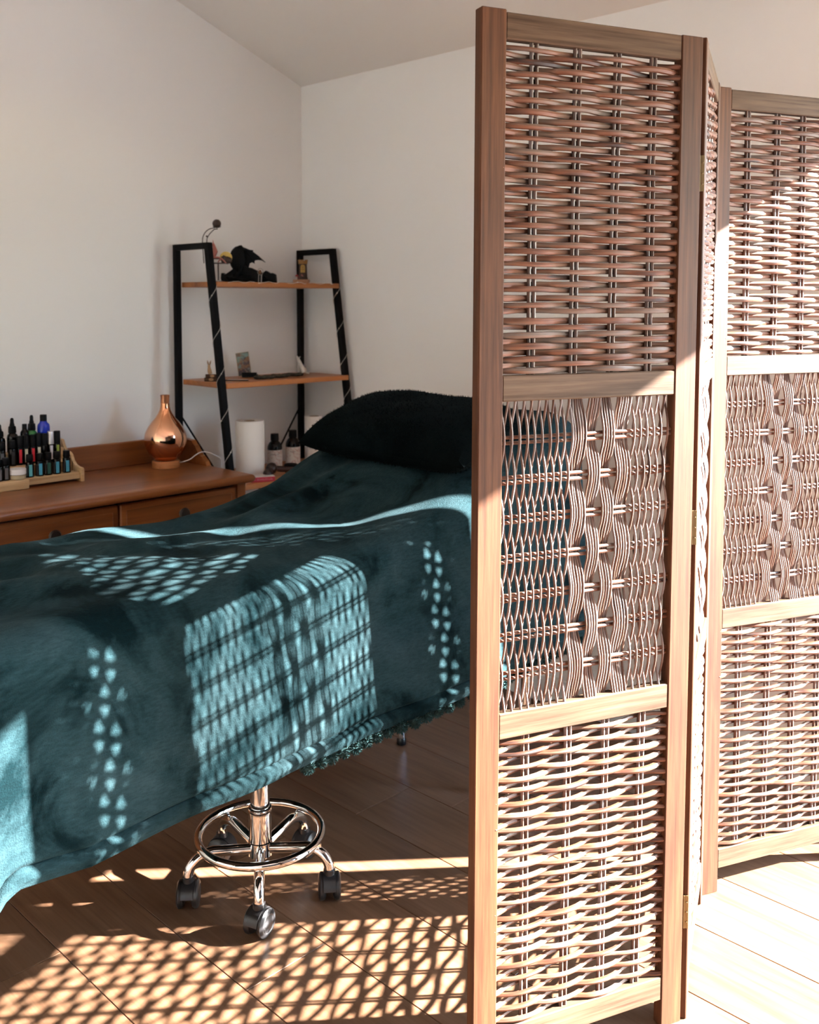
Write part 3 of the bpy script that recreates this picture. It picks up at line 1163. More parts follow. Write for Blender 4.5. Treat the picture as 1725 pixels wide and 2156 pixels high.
for ya, yb, zt in TIER:
    rb((RX0, ya, zt - 0.007), (RX1 - 0.009, yb, zt), 'step')
rb(Q3((1.2825, 2.889, 0.728)), Q3((RX1 - 0.009, 2.896, 0.7475)), 'front_board')
rb(Q3((RX0, 2.880, 0.72)), Q3((1.2825, 2.888, 0.7475)), 'front_board')
rb(Q3((RX0, 2.941, 0.745)), Q3((RX1 - 0.009, 2.947, 0.780)), 'riser')
rb(Q3((RX0, 2.992, 0.777)), Q3((RX1 - 0.009, 2.998, 0.815)), 'riser')
for xe in (RX1 - 0.009, RX0 - 0.009):
    m_ = MB()
    pl = [(2.880, 0.72), (2.880, 0.757), (2.884, 0.7615), (2.905, 0.763), (2.925, 0.768), (2.940, 0.779), (2.950, 0.796), (2.962, 0.803), (2.985, 0.806),
          (3.000, 0.822), (3.010, 0.838), (3.030, 0.840), (3.032, 0.72)]
    pl = [Q(*p_) for p_ in pl]
    m_.prism([(a - rl.y, b - rl.z) for a, b in pl], xe - rl.x, xe + 0.009 - rl.x, 'x')
    m_.fix().build('rack_end', M['bamboo'], rack)

M['amber'] = plain('dark_glass', (0.003, 0.002, 0.0015), 0.15, 0, 0.25)
M['green_glass'] = plain('green_glass', (0.008, 0.16, 0.025), 0.12)
M['blue_glass'] = plain('cobalt_glass', (0.008, 0.03, 0.42), 0.14)
M['cap_black'] = plain('bottle_cap_black', (0.003, 0.003, 0.003), 0.45, 0, 0.15)
M['cap_silver'] = plain('bottle_cap_silver', (0.62, 0.60, 0.58), 0.35, 0.6)
LAB = {'blue': (0.06, 0.33, 0.47), 'aqua': (0.12, 0.46, 0.50), 'teal': (0.015, 0.09, 0.065), 'red': (0.62, 0.02, 0.035), 'cream': (0.55, 0.52, 0.38), 'white': (0.62, 0.60, 0.63),
       'lime': (0.30, 0.40, 0.06), 'grey': (0.10, 0.10, 0.105), 'black': (0.018, 0.018, 0.018)}
for k_, c_ in LAB.items():
    M['lab_' + k_] = plain('label_' + k_, c_, 0.55)


def arc_label(m_, r, z0, z1, a0, a1, n=8):
    vs, fs = [], []
    for i in range(n + 1):
        a = a0 + (a1 - a0) * i / n
        for rr_ in (r, r + 0.0004):
            for zz in (z0, z1):
                vs.append((rr_ * math.cos(a), rr_ * math.sin(a), zz))
    for i in range(n):
        b_ = i * 4
        fs += [(b_ + 2, b_ + 6, b_ + 7, b_ + 3), (b_, b_ + 1, b_ + 5, b_ + 4), (b_ + 1, b_ + 3, b_ + 7, b_ + 5), (b_, b_ + 4, b_ + 6, b_ + 2)]
    m_.add(vs, fs)


def view_angle(p):
    return math.atan2(-p[1], -p[0])


BOTG = 'little bottles on the stepped rack'


def bottle(px, tier, kind, label, lab=None, cat='bottle', h=None, r=None, glass='amber', cap='cap_black', dy=0.0, dx=0.0):
    ya, yb, zt = TIER[tier]
    y = (ya + yb) / 2 + dy
    p = at(px, 960, Y=y)
    p = Vector((p.x + dx, y, zt))
    t = thing({'dropper': 'dropper_bottle', 'roll': 'roller_bottle'}.get(kind, 'oil_bottle'), label, cat, p, 0, BOTG)
    va = view_angle(p)
    if kind == 'small':
        h, r = h or 0.068, r or 0.0122
        m_ = MB(); m_.lathe([(r * 0.92, 0), (r, 0.0015), (r, h * 0.60), (r * 0.93, h * 0.66), (r * 0.62, h * 0.70), (r * 0.6, h * 0.74)], (0, 0, 0), 20)
        m_.build('bottle_body', M[glass], t, True)
        m_ = MB(); m_.lathe([(r * 0.84, h * 0.71), (r * 0.88, h * 0.73), (r * 0.82, h * 0.985), (r * 0.76, h)], (0, 0, 0), 20)
        m_.build('cap', M[cap], t, True)
        l0, l1 = h * 0.06, h * 0.56
    elif kind == 'roll':
        h, r = h or 0.087, r or 0.0102
        m_ = MB(); m_.lathe([(r * 0.92, 0), (r, 0.0015), (r, h * 0.56), (r * 0.9, h * 0.60)], (0, 0, 0), 20)
        m_.build('bottle_body', M[glass], t, True)
        m_ = MB(); m_.lathe([(r * 0.96, h * 0.58), (r * 0.96, h * 0.985), (r * 0.88, h)], (0, 0, 0), 20)
        m_.build('cap', M[cap], t, True)
        l0, l1 = h * 0.08, h * 0.54
    elif kind == 'dropper':
        h, r = h or 0.098, r or 0.0165
        m_ = MB(); m_.lathe([(r * 0.94, 0), (r, 0.002), (r, h * 0.42), (r * 0.9, h * 0.50), (r * 0.55, h * 0.56), (r * 0.5, h * 0.6)], (0, 0, 0), 22)
        m_.build('bottle_body', M[glass], t, True)
        m_ = MB(); m_.lathe([(r * 0.70, h * 0.565), (r * 0.72, h * 0.58), (r * 0.66, h * 0.74), (r * 0.52, h * 0.76)], (0, 0, 0), 20)
        m_.build('collar', M['cap_black'], t, True)
        m_ = MB(); m_.lathe([(r * 0.44, h * 0.755), (r * 0.44, h * 0.80), (r * 0.34, h * 0.85), (r * 0.32, h * 0.95), (r * 0.2, h * 0.995), (0.0, h)], (0, 0, 0), 18)
        m_.build('rubber_bulb', M['cap_black'], t, True)
        l0, l1 = h * 0.06, h * 0.38
    else:                            # tall
        h, r = h or 0.10, r or 0.0188
        m_ = MB(); m_.lathe([(r * 0.94, 0), (r, 0.002), (r, h * 0.64), (r * 0.93, h * 0.71), (r * 0.6, h * 0.78), (r * 0.55, h * 0.82)], (0, 0, 0), 24)
        m_.build('bottle_body', M[glass], t, True)
        m_ = MB(); m_.lathe([(r * 0.54, h * 0.80), (r * 0.56, h * 0.81), (r * 0.55, h * 0.985), (r * 0.5, h)], (0, 0, 0), 20)
        m_.build('cap', M[cap], t, True)
        l0, l1 = h * 0.08, h * 0.6
    if lab:
        m_ = MB()
        arc_label(m_, r * 1.002, l0, l1, va - 0.15, va + 0.62)
        m_.build('label', M['lab_' + lab], t, True)
        if lab in ('blue', 'aqua', 'teal', 'grey'):
            m_ = MB()
            arc_label(m_, r * 1.002, l0, l1 * 0.95, va - 0.75, va - 0.55, 3)
            m_.build('fine_print', M['lab_grey'], t, True)
    return t


# front step, left to right
bottle(-3, 0, 'small', 'dark bottle on the front step, cut by the left edge of the photo', 'grey', h=0.062)
bottle(11, 0, 'small', 'dark bottle with grey label on the front step, left of the white-lidded jar', 'grey', h=0.066)
bottle(62, 0, 'small', 'small dark bottle with aqua label, right beside the white-lidded jar', 'aqua')
bottle(83, 0, 'small', 'small dark bottle with sky-blue label, second to the right of the jar', 'blue')
bottle(101, 0, 'small', 'small dark bottle with dark green label on the front step', 'teal')
bottle(119, 0, 'small', 'small dark bottle with bright blue label, second from the right rack end', 'blue')
bottle(140, 0, 'small', 'small dark bottle at the right end of the front step', 'blue')
jy = (TIER[0][0] + TIER[0][1]) / 2
jp = at(36.5, 1000, Y=jy)
jar = thing('cream_jar', 'small clear jar with white lid on the front step of the rack', 'jar', (jp.x, jy, TIER[0][2]))
m_ = MB(); m_.lathe([(0.0225, 0), (0.0240, 0.002), (0.0240, 0.012), (0.022, 0.014)], (0, 0, 0), 28)
m_.build('jar_body', plain('jar_balm', (0.50, 0.42, 0.26), 0.2), jar, True)
m_ = MB(); m_.lathe([(0.0240, 0.0135), (0.0248, 0.0143), (0.0248, 0.029), (0.0240, 0.030)], (0, 0, 0), 28)
m_.build('lid', plain('white_lid', (0.88, 0.87, 0.85), 0.4), jar, True)
# middle step
bottle(3, 1, 'small', 'dark bottle with scribbled grey label, far left of the middle step', 'grey', h=0.074, r=0.0125)
bottle(26, 1, 'small', 'wide dark bottle on the middle step behind the jar', 'black', h=0.076, r=0.0125)
bottle(42, 1, 'roll', 'dark roller bottle with red label, above the white-lidded jar', 'red')
bottle(54.5, 1, 'roll', 'dark roller bottle with pale olive label between two red ones', 'cream')
bottle(69, 1, 'roll', 'dark roller bottle with red label, above the aqua-labelled bottle', 'red')
bottle(81.5, 1, 'roll', 'dark roller bottle with cream label, left of the plain black one', 'cream', h=0.09)
bottle(94, 1, 'roll', 'plain black roller bottle in front of the blue bottle', None, h=0.088)
bottle(107.5, 1, 'roll', 'roller bottle with silver cap and white label', 'white', cap='cap_silver', h=0.092)
bottle(121, 1, 'roll', 'black-capped roller bottle with lime green label at the right', 'lime', h=0.092)
# back step
bottle(0, 2, 'dropper', 'dark dropper bottle on the back step, cut by the left edge', None, h=0.088)
bottle(27, 2, 'dropper', 'black dropper bottle standing on the back step', None, h=0.104)
bottle(53, 2, 'tall', 'black-capped dark bottle on the back step beside the green dropper', None, h=0.082, r=0.013)
bottle(68, 2, 'dropper', 'green glass dropper bottle on the back step', None, glass='green_glass', h=0.108)
bottle(93, 2, 'tall', 'cobalt blue bottle with black cap on the back step', None, glass='blue_glass', h=0.106)

# ------------------------------------------------------------------ oil diffuser
dp = at(345, 968, Z=CZ)
dp = Vector((1.768, 2.872, CZ))
dif = thing('oil_diffuser', 'shiny copper teardrop oil diffuser on the chest top', 'diffuser', dp)
m_ = MB(); m_.lathe([(0.042, 0.0), (0.0450, 0.002), (0.0450, 0.021), (0.042, 0.024)], (0, 0, 0), 36)
m_.build('diffuser_base', M['diffuser_base'], dif, True)
m_ = MB(); m_.lathe([(0.028, 0.0235), (0.036, 0.027), (0.040, 0.034), (0.050, 0.043), (0.062, 0.060), (0.0685, 0.080), (0.0695, 0.098), (0.066, 0.116), (0.057, 0.134),
                     (0.044, 0.152), (0.032, 0.166), (0.023, 0.180), (0.0175, 0.193), (0.0155, 0.204), (0.0148, 0.213)], (0, 0, 0), 48)
m_.build('vase', M['copper'], dif, True)
m_ = MB(); m_.lathe([(0.0148, 0.2125), (0.0148, 0.228), (0.0156, 0.241), (0.0142, 0.241), (0.0134, 0.220)], (0, 0, 0), 32, False)
m_.build('vase_neck', M['copper_tip'], dif, True)
cp = [at(374, 974, Z=CZ + 0.004), at(385, 972, Y=2.83), at(400, 967, Y=2.83), at(412, 958, Y=2.83), at(425, 951.5, Y=2.835), at(440, 953, Y=2.84), at(452, 958, Y=2.84), at(466, 967, Y=2.845)]
cp += [Vector((1.975, 2.855, 0.70)), Vector((1.982, 2.87, 0.672))]


def smooth_path(p, n=6):
    out = []
    for i in range(len(p) - 1):
        a, b, c, d = p[max(i - 1, 0)], p[i], p[i + 1], p[min(i + 2, len(p) - 1)]
        for k in range(n):
            t = k / n
            out.append(0.5 * ((2 * b) + (c - a) * t + (2 * a - 5 * b + 4 * c - d) * t * t + (3 * b - a - 3 * c + d) * t ** 3))
    out.append(p[-1])
    return out


m_ = MB(); m_.tube([q for q in smooth_path(cp)], 0.0017, 8)
tag(m_.build('power_cable', M['white_cable'], None, True), 'thin white cable running from the copper diffuser off the chest', 'cable')

# ------------------------------------------------------------------ ladder shelf
LX0, LX1 = 1.935, 2.492
ladder = thing('ladder_shelf', 'black metal ladder shelf with wooden boards in the corner', 'shelf', (2.21, 2.9, 0))
ll = Vector((2.21, 2.9, 0))
LT = 1.478
yf = lambda z: 2.858 - (1.465 - z) * 0.1475
TB = 0.0105
for xs_ in (LX0, LX1):
    m_ = MB(); m_.box((xs_ - TB - ll.x, 3.052 - TB - ll.y, 0), (xs_ + TB - ll.x, 3.052 + TB - ll.y, LT), 0.0012)
    m_.fix().build('upright', M['black_metal'], ladder)
    m_ = MB()
    zs = (0.0, LT)
    vs = []
    for z in zs:
        for (a, b) in ((-1, -1), (1, -1), (1, 1), (-1, 1)):
            vs.append((xs_ + a * TB - ll.x, yf(z) + b * TB - ll.y, z))
    m_.add(vs, [(3, 2, 1, 0), (4, 5, 6, 7), (0, 1, 5, 4), (1, 2, 6, 5), (2, 3, 7, 6), (3, 0, 4, 7)])
    m_.build('sloping_leg', M['black_metal'], ladder)
    m_ = MB(); m_.box((xs_ - TB - ll.x, yf(LT) + TB - ll.y, LT - 0.021), (xs_ + TB - ll.x, 3.052 - TB - ll.y, LT), 0.0012)
    m_.fix().build('top_bar', M['black_metal'], ladder)
SH = (1.346, 1.003, 0.660, 0.317)
for z in SH:
    m_ = MB(); m_.box((LX0 + TB - ll.x, yf(z) - 0.016 - ll.y, z - 0.018), (LX1 + 0.004 - ll.x, 3.04 - ll.y, z), 0.0015)
    m_.fix().build('shelf_board', M['shelf_wood'], ladder)
for (xa, xb) in ((LX0, LX1), (LX1, LX0)):
    m_ = MB(); m_.tube([(xa - ll.x, 3.048 - ll.y + (0.004 if xa < xb else -0.004), 0.885), (xb - ll.x, 3.048 - ll.y + (0.004 if xa < xb else -0.004), 0.05)], 0.0035, 8)
    m_.build('brace', M['black_metal'], ladder, True)

# fairy-light wire twisted round the sloping legs and along the top board
wire = []
for k in range(0, 112):
    z = 0.70 + (1.345 - 0.70) * k / 111
    a = 2 * PI * z / 0.135
    wire.append(Vector((LX0 + 0.0165 * math.cos(a), yf(z) + 0.0165 * math.sin(a), z)))
for k in range(1, 30):
    f_ = k / 30
    wire.append(Vector((LX0 + (LX1 - LX0) * f_, yf(1.346) - 0.018 + 0.006 * math.sin(k * 0.9), 1.3455 + 0.003 * math.sin(k * 1.7))))
for k in range(0, 112):
    z = 1.345 - (1.345 - 0.80) * k / 111
    a = 2 * PI * z / 0.125 + 1.0
    wire.append(Vector((LX1 + 0.0165 * math.cos(a), yf(z) + 0.0165 * math.sin(a), z)))
m_ = MB(); m_.tube(wire, 0.00085, 5)
fl = m_.build('fairy_lights', plain('silver_wire', (0.60, 0.58, 0.54), 0.35, 0.7), None, True)
tag(fl, 'thin silver fairy-light wire twisted round the ladder shelf', 'fairy lights')
bm_ = MB()
for k in range(4, len(wire), 9):
    bm_.ball(wire[k], 0.0021, 8, 6)
bm_.build('bulb', plain('led_resin', (0.75, 0.72, 0.62), 0.2), fl, True)

# ------------------------------------------------------------------ things on the ladder shelf
px_m = 595.0


def figure(name, label, cat, px, py, z, Y, group=None):
    p = at(px, py, Y=Y)
    return thing(name, label, cat, (p.x, Y, z), FACE, group)


def L(px, py, ox, oy, sc=595.0):
    """offset in a figure's own upright plane from pixel offsets"""
    return ((px - ox) / sc, -(py - oy) / sc)


Z1, Z2, Z3 = SH[0], SH[1], SH[2]
# wire ornament: stand, tray, gold disc, coral-pink figure and a ball on curved twin wires
orn = figure('wire_ornament', 'bronze wire ornament with ball, gold disc and pink seated figure on the top board', 'ornament', 460, 597, Z1, 2.925)
O = (460, 597)
m_ = MB(); m_.lathe([(0.022, 0), (0.022, 0.003), (0.004, 0.006)], (0, 0, 0), 20); m_.build('foot', M['bronze'], orn, True)
m_ = MB(); m_.tube([(0, 0, 0.003), (0, 0, 0.068)], 0.0026, 10); m_.build('post', M['bronze'], orn, True)
m_ = MB()
m_.box((-0.022, -0.012, 0.064), (0.036, 0.012, 0.068), 0.001)
m_.box((-0.018, -0.010, 0.080), (0.018, 0.010, 0.083), 0.001)
m_.tube([(-0.016, 0, 0.067), (-0.016, 0, 0.081)], 0.0014, 6)
m_.tube([(0.013, 0, 0.067), (0.013, 0, 0.081)], 0.0014, 6)
m_.fix().build('tray', M['bronze'], orn)
c_ = L(475, 546, *O)
m_ = MB()
n_ = 32
m_.prism([(c_[0] + 0.0215 * math.cos(2 * PI * k / n_), c_[1] + 0.0215 * math.sin(2 * PI * k / n_)) for k in range(n_)], 0.010, 0.016, 'y')
m_.fix().build('disc', M['gold'], orn)
m_ = MB(); m_.ball((c_[0] + 0.004, 0.002, c_[1] - 0.010), (0.019, 0.007, 0.012), 14, 8, 0.35, 2.0)
m_.ball((c_[0] - 0.006, -0.002, c_[1] - 0.005), (0.009, 0.006, 0.012), 12, 8, 0.3, 5.0)
m_.build('rock', M['bronze'], orn, True)
pink = plain('rose_resin', (0.36, 0.12, 0.09), 0.45)
m_ = MB()
hp2 = [L(*q, *O) for q in ((452, 517), (453, 525), (455, 534), (453, 542), (452, 546), (457, 547))]
m_.tube([(a, -0.004, b) for a, b in hp2], [0.002, 0.006, 0.0085, 0.006, 0.005, 0.004], 10)
m_.tube([(hp2[4][0], -0.004, hp2[4][1]), (hp2[5][0] + 0.008, -0.006, hp2[5][1] + 0.002), (L(467, 547, *O)[0], -0.010, L(467, 548, *O)[1]), (L(461, 556, *O)[0], -0.012, L(461, 556, *O)[1])], [0.0035, 0.0033, 0.003, 0.002], 8)
m_.tube([(L(468, 548, *O)[0], -0.010, L(468, 548, *O)[1]), (L(478, 558, *O)[0], -0.012, L(478, 558, *O)[1])], [0.003, 0.0022], 8)
m_.ball((hp2[0][0] - 0.002, -0.004, hp2[0][1] - 0.006), 0.0055, 10, 8)
m_.tube([(hp2[0][0] - 0.002, -0.004, hp2[0][1] - 0.002), (hp2[0][0] - 0.003, -0.004, hp2[0][1] + 0.012)], [0.003, 0.0006], 6)
m_.build('seated_figure', pink, orn, True)
for (pts) in (((428, 513), (431, 499), (438, 490), (446, 486), (454, 485)), ((437, 513), (440, 502), (446, 494), (453, 488), (460, 487))):
    q_ = [Vector((*L(*p, *O), 0)) for p in pts]
    q_ = [Vector((v.x, 0.0, v.y)) for v in q_]
    m_ = MB()
    lower = Vector((q_[0].x + 0.004, 0.0, 0.066))
    m_.tube(smooth_path([lower] + q_, 5), 0.0016, 8)
    m_.build('curved_wire', M['bronze'], orn, True)
c_ = L(458, 476, *O)
m_ = MB(); m_.ball((c_[0], 0, c_[1]), 0.0152, 20, 14); m_.build('ball', M['bronze'], orn, True)
m_ = MB(); m_.lathe([(0.003, -0.0155), (0.011, -0.013), (0.0145, -0.0105), (0.0150, -0.0100), (0.011, -0.0120)], (c_[0], 0, c_[1]), 18, False)
m_.build('cup', M['bronze'], orn, True)
c_ = L(437, 502, *O)
m_ = MB(); m_.ball((c_[0], 0, c_[1]), 0.0034, 10, 8); m_.build('bead', M['bronze'], orn, True)

# dragon figurine
dr = figure('dragon_figurine', 'black winged dragon figurine lying on a rock on the top board', 'figurine', 525, 595, Z1, 2.945)
O = (525, 595)
sc = 595.0
m_ = MB()
m_.prism([L(*p, *O) for p in ((469, 596), (466, 586), (467, 575), (471, 574), (474, 578), (482, 573), (490, 567), (500, 560), (530, 563), (545, 570), (556, 574), (562, 569), (566, 571), (572, 575), (576, 574), (582, 577), (583, 586), (584, 596))], -0.020, 0.020, 'y')
m_.ball((-0.03, -0.004, 0.016), (0.055, 0.032, 0.018), 18, 10, 0.4, 1.0)
m_.ball((0.06, 0.0, 0.012), (0.035, 0.026, 0.015), 16, 10, 0.5, 4.0)
m_.fix().build('rock', M['dark_resin'], dr)
m_ = MB()
body = [L(*p, *O) for p in ((555, 588), (540, 580), (520, 572), (502, 560), (497, 545), (502, 531), (508, 525), (502, 526), (494, 531))]
m_.tube(smooth_path([Vector((a, -0.006, b)) for a, b in body], 5), [0.004 + 0.020 * math.sin(min(1.0, (i / 40) * 1.7) * PI / 2) * (1 - max(0, (i - 24) / 16) * 0.72) for i in range(41)], 12)
m_.tube([(L(505, 524, *O)[0], -0.004, L(505, 524, *O)[1]), (L(499, 522, *O)[0], -0.002, L(500, 520, *O)[1])], [0.004, 0.0012], 6)
m_.tube([(L(512, 560, *O)[0], -0.026, L(512, 560, *O)[1]), (L(508, 572, *O)[0], -0.032, L(508, 574, *O)[1]), (L(498, 580, *O)[0], -0.034, L(498, 582, *O)[1])], [0.009, 0.007, 0.004], 8)
m_.build('body', M['dark_resin'], dr, True)
wing = [L(*p, *O) for p in ((510, 521), (514, 519), (526, 524), (534, 525), (533, 528), (545, 537), (560, 551), (558, 551), (552, 547), (543, 546), (537, 547), (536, 551), (537, 554), (531, 551), (526, 553), (524, 560), (522, 570), (505, 572), (500, 540))]
m_ = MB(); m_.prism(wing, 0.004, 0.009, 'y'); m_.fix().build('wing', M['dark_resin'], dr)
m_ = MB()
for a, b in (((512, 522), (560, 551)), ((512, 522), (537, 554)), ((512, 522), (524, 562))):
    m_.tube([(L(*a, *O)[0], 0.003, L(*a, *O)[1]), (L(*b, *O)[0], 0.003, L(*b, *O)[1])], [0.0022, 0.0008], 6)
m_.build('wing_finger', M['dark_resin'], dr, True)
m_ = MB()
m_.prism([(L(*p, *O)[0], L(*p, *O)[1]) for p in ((494, 528), (505, 522), (516, 530), (520, 548), (516, 566), (496, 566), (492, 548))], -0.024, -0.019, 'y')
m_.fix().build('wing', M['dark_resin'], dr)
fig2 = figure('resin_pendant', 'tiny bronze and blue ring pendant propped against the black dragon', 'pendant', 549, 596, Z1, 2.880)
O = (549, 596)
c_ = L(548.5, 573, *O)
m_ = MB(); m_.tube([(c_[0] + 0.0095 * math.cos(2 * PI * k / 24), 0, c_[1] + 0.0115 * math.sin(2 * PI * k / 24)) for k in range(24)], 0.0011, 6, True)
m_.tube([(c_[0] - 0.006, 0, c_[1] - 0.010), (c_[0] - 0.007, 0, 0.0)], 0.0012, 6)
m_.tube([(c_[0] + 0.004, 0, c_[1] - 0.010), (c_[0] + 0.003, 0, 0.0)], 0.0022, 6)
m_.build('ring', plain('pewter', (0.28, 0.26, 0.24), 0.4, 0.6), fig2, True)
m_ = MB(); m_.ball((c_[0] - 0.001, 0, c_[1] - 0.001), (0.0055, 0.003, 0.0075), 12, 8); m_.build('stone', plain('bronze_stone', (0.20, 0.10, 0.05), 0.4), fig2, True)

# lantern tower on a wooden block with a red toadstool
blk = figure('wooden_block', 'small plain wooden block under the tower ornament on the top board', 'block', 635, 597, Z1, 2.945)
m_ = MB(); m_.box((-0.030, -0.022, 0), (0.030, 0.022, 0.0155), 0.001); m_.fix(); tag(blk, None, None)
m_.build('block_body', wood('block_wood', (0.26, 0.12, 0.06), (0.36, 0.18, 0.09), (0.42, 0.22, 0.12), 0, 40, 3, 0.6), blk)
tw = thing('tower_ornament', 'little stone tower ornament with golden arched window on the wooden block', 'ornament', (blk.location.x, blk.location.y, Z1 + 0.0155), FACE)
st = plain('brown_stone', (0.055, 0.035, 0.025), 0.8)
m_ = MB(); m_.lathe([(0.0185, 0), (0.0185, 0.006), (0.0165, 0.008), (0.0150, 0.055), (0.0165, 0.060)], (0.006, 0, 0), 16); m_.build('tower_wall', st, tw, True)
m_ = MB(); m_.lathe([(0.0165, 0.058), (0.0175, 0.062), (0.0175, 0.070), (0.0150, 0.070)], (0.006, 0, 0), 16)
for k in range(8):
    a = 2 * PI * k / 8
    m_.box((0.006 + 0.0155 * math.cos(a) - 0.003, 0.0155 * math.sin(a) - 0.003, 0.069), (0.006 + 0.0155 * math.cos(a) + 0.003, 0.0155 * math.sin(a) + 0.003, 0.0745))
m_.fix().build('battlement', plain('ochre_stone', (0.26, 0.13, 0.035), 0.7), tw)
m_ = MB()
arch = [(-0.0085, 0.0), (0.0085, 0.0)] + [(0.0085 * math.cos(PI * k / 10), 0.021 + 0.0085 * math.sin(PI * k / 10)) for k in range(11)]
m_.prism([(a + 0.007, b + 0.026) for a, b in arch], -0.0172, -0.0135, 'y')
wd = m_.fix().build('window', plain('gold_window', (0.42, 0.24, 0.03), 0.5), tw)
m_ = MB(); m_.box((0.0065, -0.0180, 0.026), (0.0075, -0.0168, 0.055)); m_.box((-0.0015, -0.0180, 0.038), (0.0155, -0.0168, 0.0392)); m_.box((-0.0015, -0.0180, 0.046), (0.0155, -0.0168, 0.0472))
m_.build('window_bar', st, wd)
m_ = MB(); m_.tube([(0.002, -0.019, 0.018), (0.008, -0.021, 0.012)], [0.003, 0.002], 8); m_.build('flower', plain('dusty_pink', (0.32, 0.12, 0.11), 0.6), tw, True)
ms = thing('toadstool_ornament', 'tiny red toadstool with pale stem left of the tower ornament', 'ornament', (blk.location.x - 0.0125 * sa - 0.012 * ca, blk.location.y + 0.0125 * ca - 0.012 * sa, Z1 + 0.0155), FACE)
m_ = MB(); m_.lathe([(0.0028, 0), (0.0022, 0.006), (0.0024, 0.012)], (-0.004, 0, 0), 10); m_.build('stem', plain('pale_stem', (0.62, 0.48, 0.38), 0.6), ms, True)
m_ = MB(); m_.lathe([(0.0065, 0.011), (0.0060, 0.0145), (0.0035, 0.018), (0.0, 0.019)], (-0.004, 0, 0), 14); m_.build('toadstool_cap', plain('toadstool_red', (0.33, 0.02, 0.02), 0.4), ms, True)
m_ = MB(); m_.lathe([(0.0018, 0), (0.0016, 0.006)], (0.005, 0, 0), 10); m_.lathe([(0.0045, 0.005), (0.004, 0.008), (0.0, 0.011)], (0.005, 0, 0), 12); m_.build('small_toadstool', plain('toadstool_dark', (0.16, 0.015, 0.02), 0.4), ms, True)

# middle board: hare on a log step, picture card, knife, wolf on a bark log
lg = figure('log_slice', 'two dark stacked log slices carrying the wooden hare on the middle board', 'wood slice', 443, 806, Z2, 2.900)
bark = wood('bark', (0.03, 0.016, 0.010), (0.07, 0.035, 0.02), (0.12, 0.06, 0.03), 2, 60, 10, 0.9, 5, 0.2, 0.6)
cut = wood('cut_wood', (0.22, 0.11, 0.05), (0.32, 0.17, 0.08), (0.38, 0.22, 0.11), 1, 60, 10, 0.8)
for (x0, x1, z0, z1, r_) in ((-0.020, 0.034, 0.0, 0.013, 0.0065), (-0.016, 0.032, 0.013, 0.0245, 0.006)):
    m_ = MB(); m_.tube([(x0, 0, (z0 + z1) / 2), ((x0 + x1) / 2, 0.002, (z0 + z1) / 2), (x1, 0, (z0 + z1) / 2)], [r_ * 1.0, r_ * 1.06, r_], 14); m_.build('log', bark, lg, True)
    m_ = MB(); m_.prism([(x0 + 0.024 + r_ * 1.3 * math.cos(2 * PI * k / 12), (z0 + z1) / 2 + r_ * 0.8 * math.sin(2 * PI * k / 12)) for k in range(12)], -r_ * 1.15, 0.0, 'y'); m_.fix().build('cut_face', cut, lg)
hr = figure('hare_figurine', 'small carved wooden hare with upright ears on the log slices', 'figurine', 441, 806, Z2 + 0.0245, 2.900)
hw = wood('hare_wood', (0.30, 0.17, 0.08), (0.42, 0.26, 0.13), (0.50, 0.32, 0.17), 2, 80, 8, 0.6)
m_ = MB()
m_.tube([(0.001, 0, 0.0), (0.002, 0, 0.008), (0.001, 0, 0.016), (0, 0, 0.024), (0, 0, 0.028)], [0.004, 0.0075, 0.0065, 0.0045, 0.003], 12)
m_.tube([(0.004, 0, 0.006), (0.010, 0, 0.004)], [0.005, 0.002], 8)
m_.ball((0, -0.001, 0.0275), (0.0048, 0.0052, 0.0050), 12, 8)
m_.build('body', hw, hr, True)
for s_ in (-1, 1):
    m_ = MB(); m_.tube([(s_ * 0.0015, 0, 0.031), (s_ * 0.004, 0, 0.040), (s_ * 0.0062, 0, 0.048)], [0.0018, 0.0026, 0.0008], 8); m_.build('ear', hw, hr, True)


def art_mat():
    m, nt, b = new_mat('art_print')
    v = coords(nt, (1, 1, 1))
    n1_ = noise_tex(nt, v, 55, 3, 0.6, 1.0)
    n2_ = noise_tex(nt, coords(nt, (1, 1, 1), 0, (3, 1, 2)), 38, 2, 0.5, 0.8)
    c1 = ramp(nt, n1_, [(0.36, (0.008, 0.006, 0.010)), (0.48, (0.05, 0.012, 0.012)), (0.58, (0.20, 0.085, 0.02)), (0.72, (0.012, 0.025, 0.032))])
    c2 = ramp(nt, n2_, [(0.44, (0, 0, 0)), (0.62, (1, 1, 1))])
    nt.links.new(mixc(nt, c2, c1, (0.14, 0.22, 0.19)), b.inputs['Base Color'])
    b.inputs['Roughness'].default_value = 0.35
    return m


cd = figure('picture_card', 'small colourful picture card leaning on a dark stand on the middle board', 'picture card', 520, 806, Z2, 2.975)
m_ = MB()
ang = R(16)
cdm = MB(); cdm.box((-0.024, -0.0012, 0.0), (0.024, 0.0012, 0.086), 0.0)
rot = Matrix.Rotation(R(-10), 4, 'X') @ Matrix.Rotation(R(-9), 4, 'Y')
cdm.v = [rot @ p + Vector((-0.004, -0.012, 0.006)) for p in cdm.v]
cdm.build('card_back', plain('gilt_card_edge', (0.34, 0.23, 0.11), 0.5), cd)
cdm = MB(); cdm.add([(-0.0225, -0.0014, 0.0015), (0.0225, -0.0014, 0.0015), (0.0225, -0.0014, 0.0845), (-0.0225, -0.0014, 0.0845)], [(0, 1, 2, 3)])
cdm.v = [rot @ p + Vector((-0.004, -0.0125, 0.006)) for p in cdm.v]
cdm.build('picture', art_mat(), cd)
m_ = MB(); m_.box((-0.014, -0.020, 0.0), (0.040, 0.012, 0.010), 0.001); m_.box((-0.014, -0.026, 0.0), (0.040, -0.018, 0.018), 0.001); m_.fix().build('card_stand', M['dark_resin'], cd)

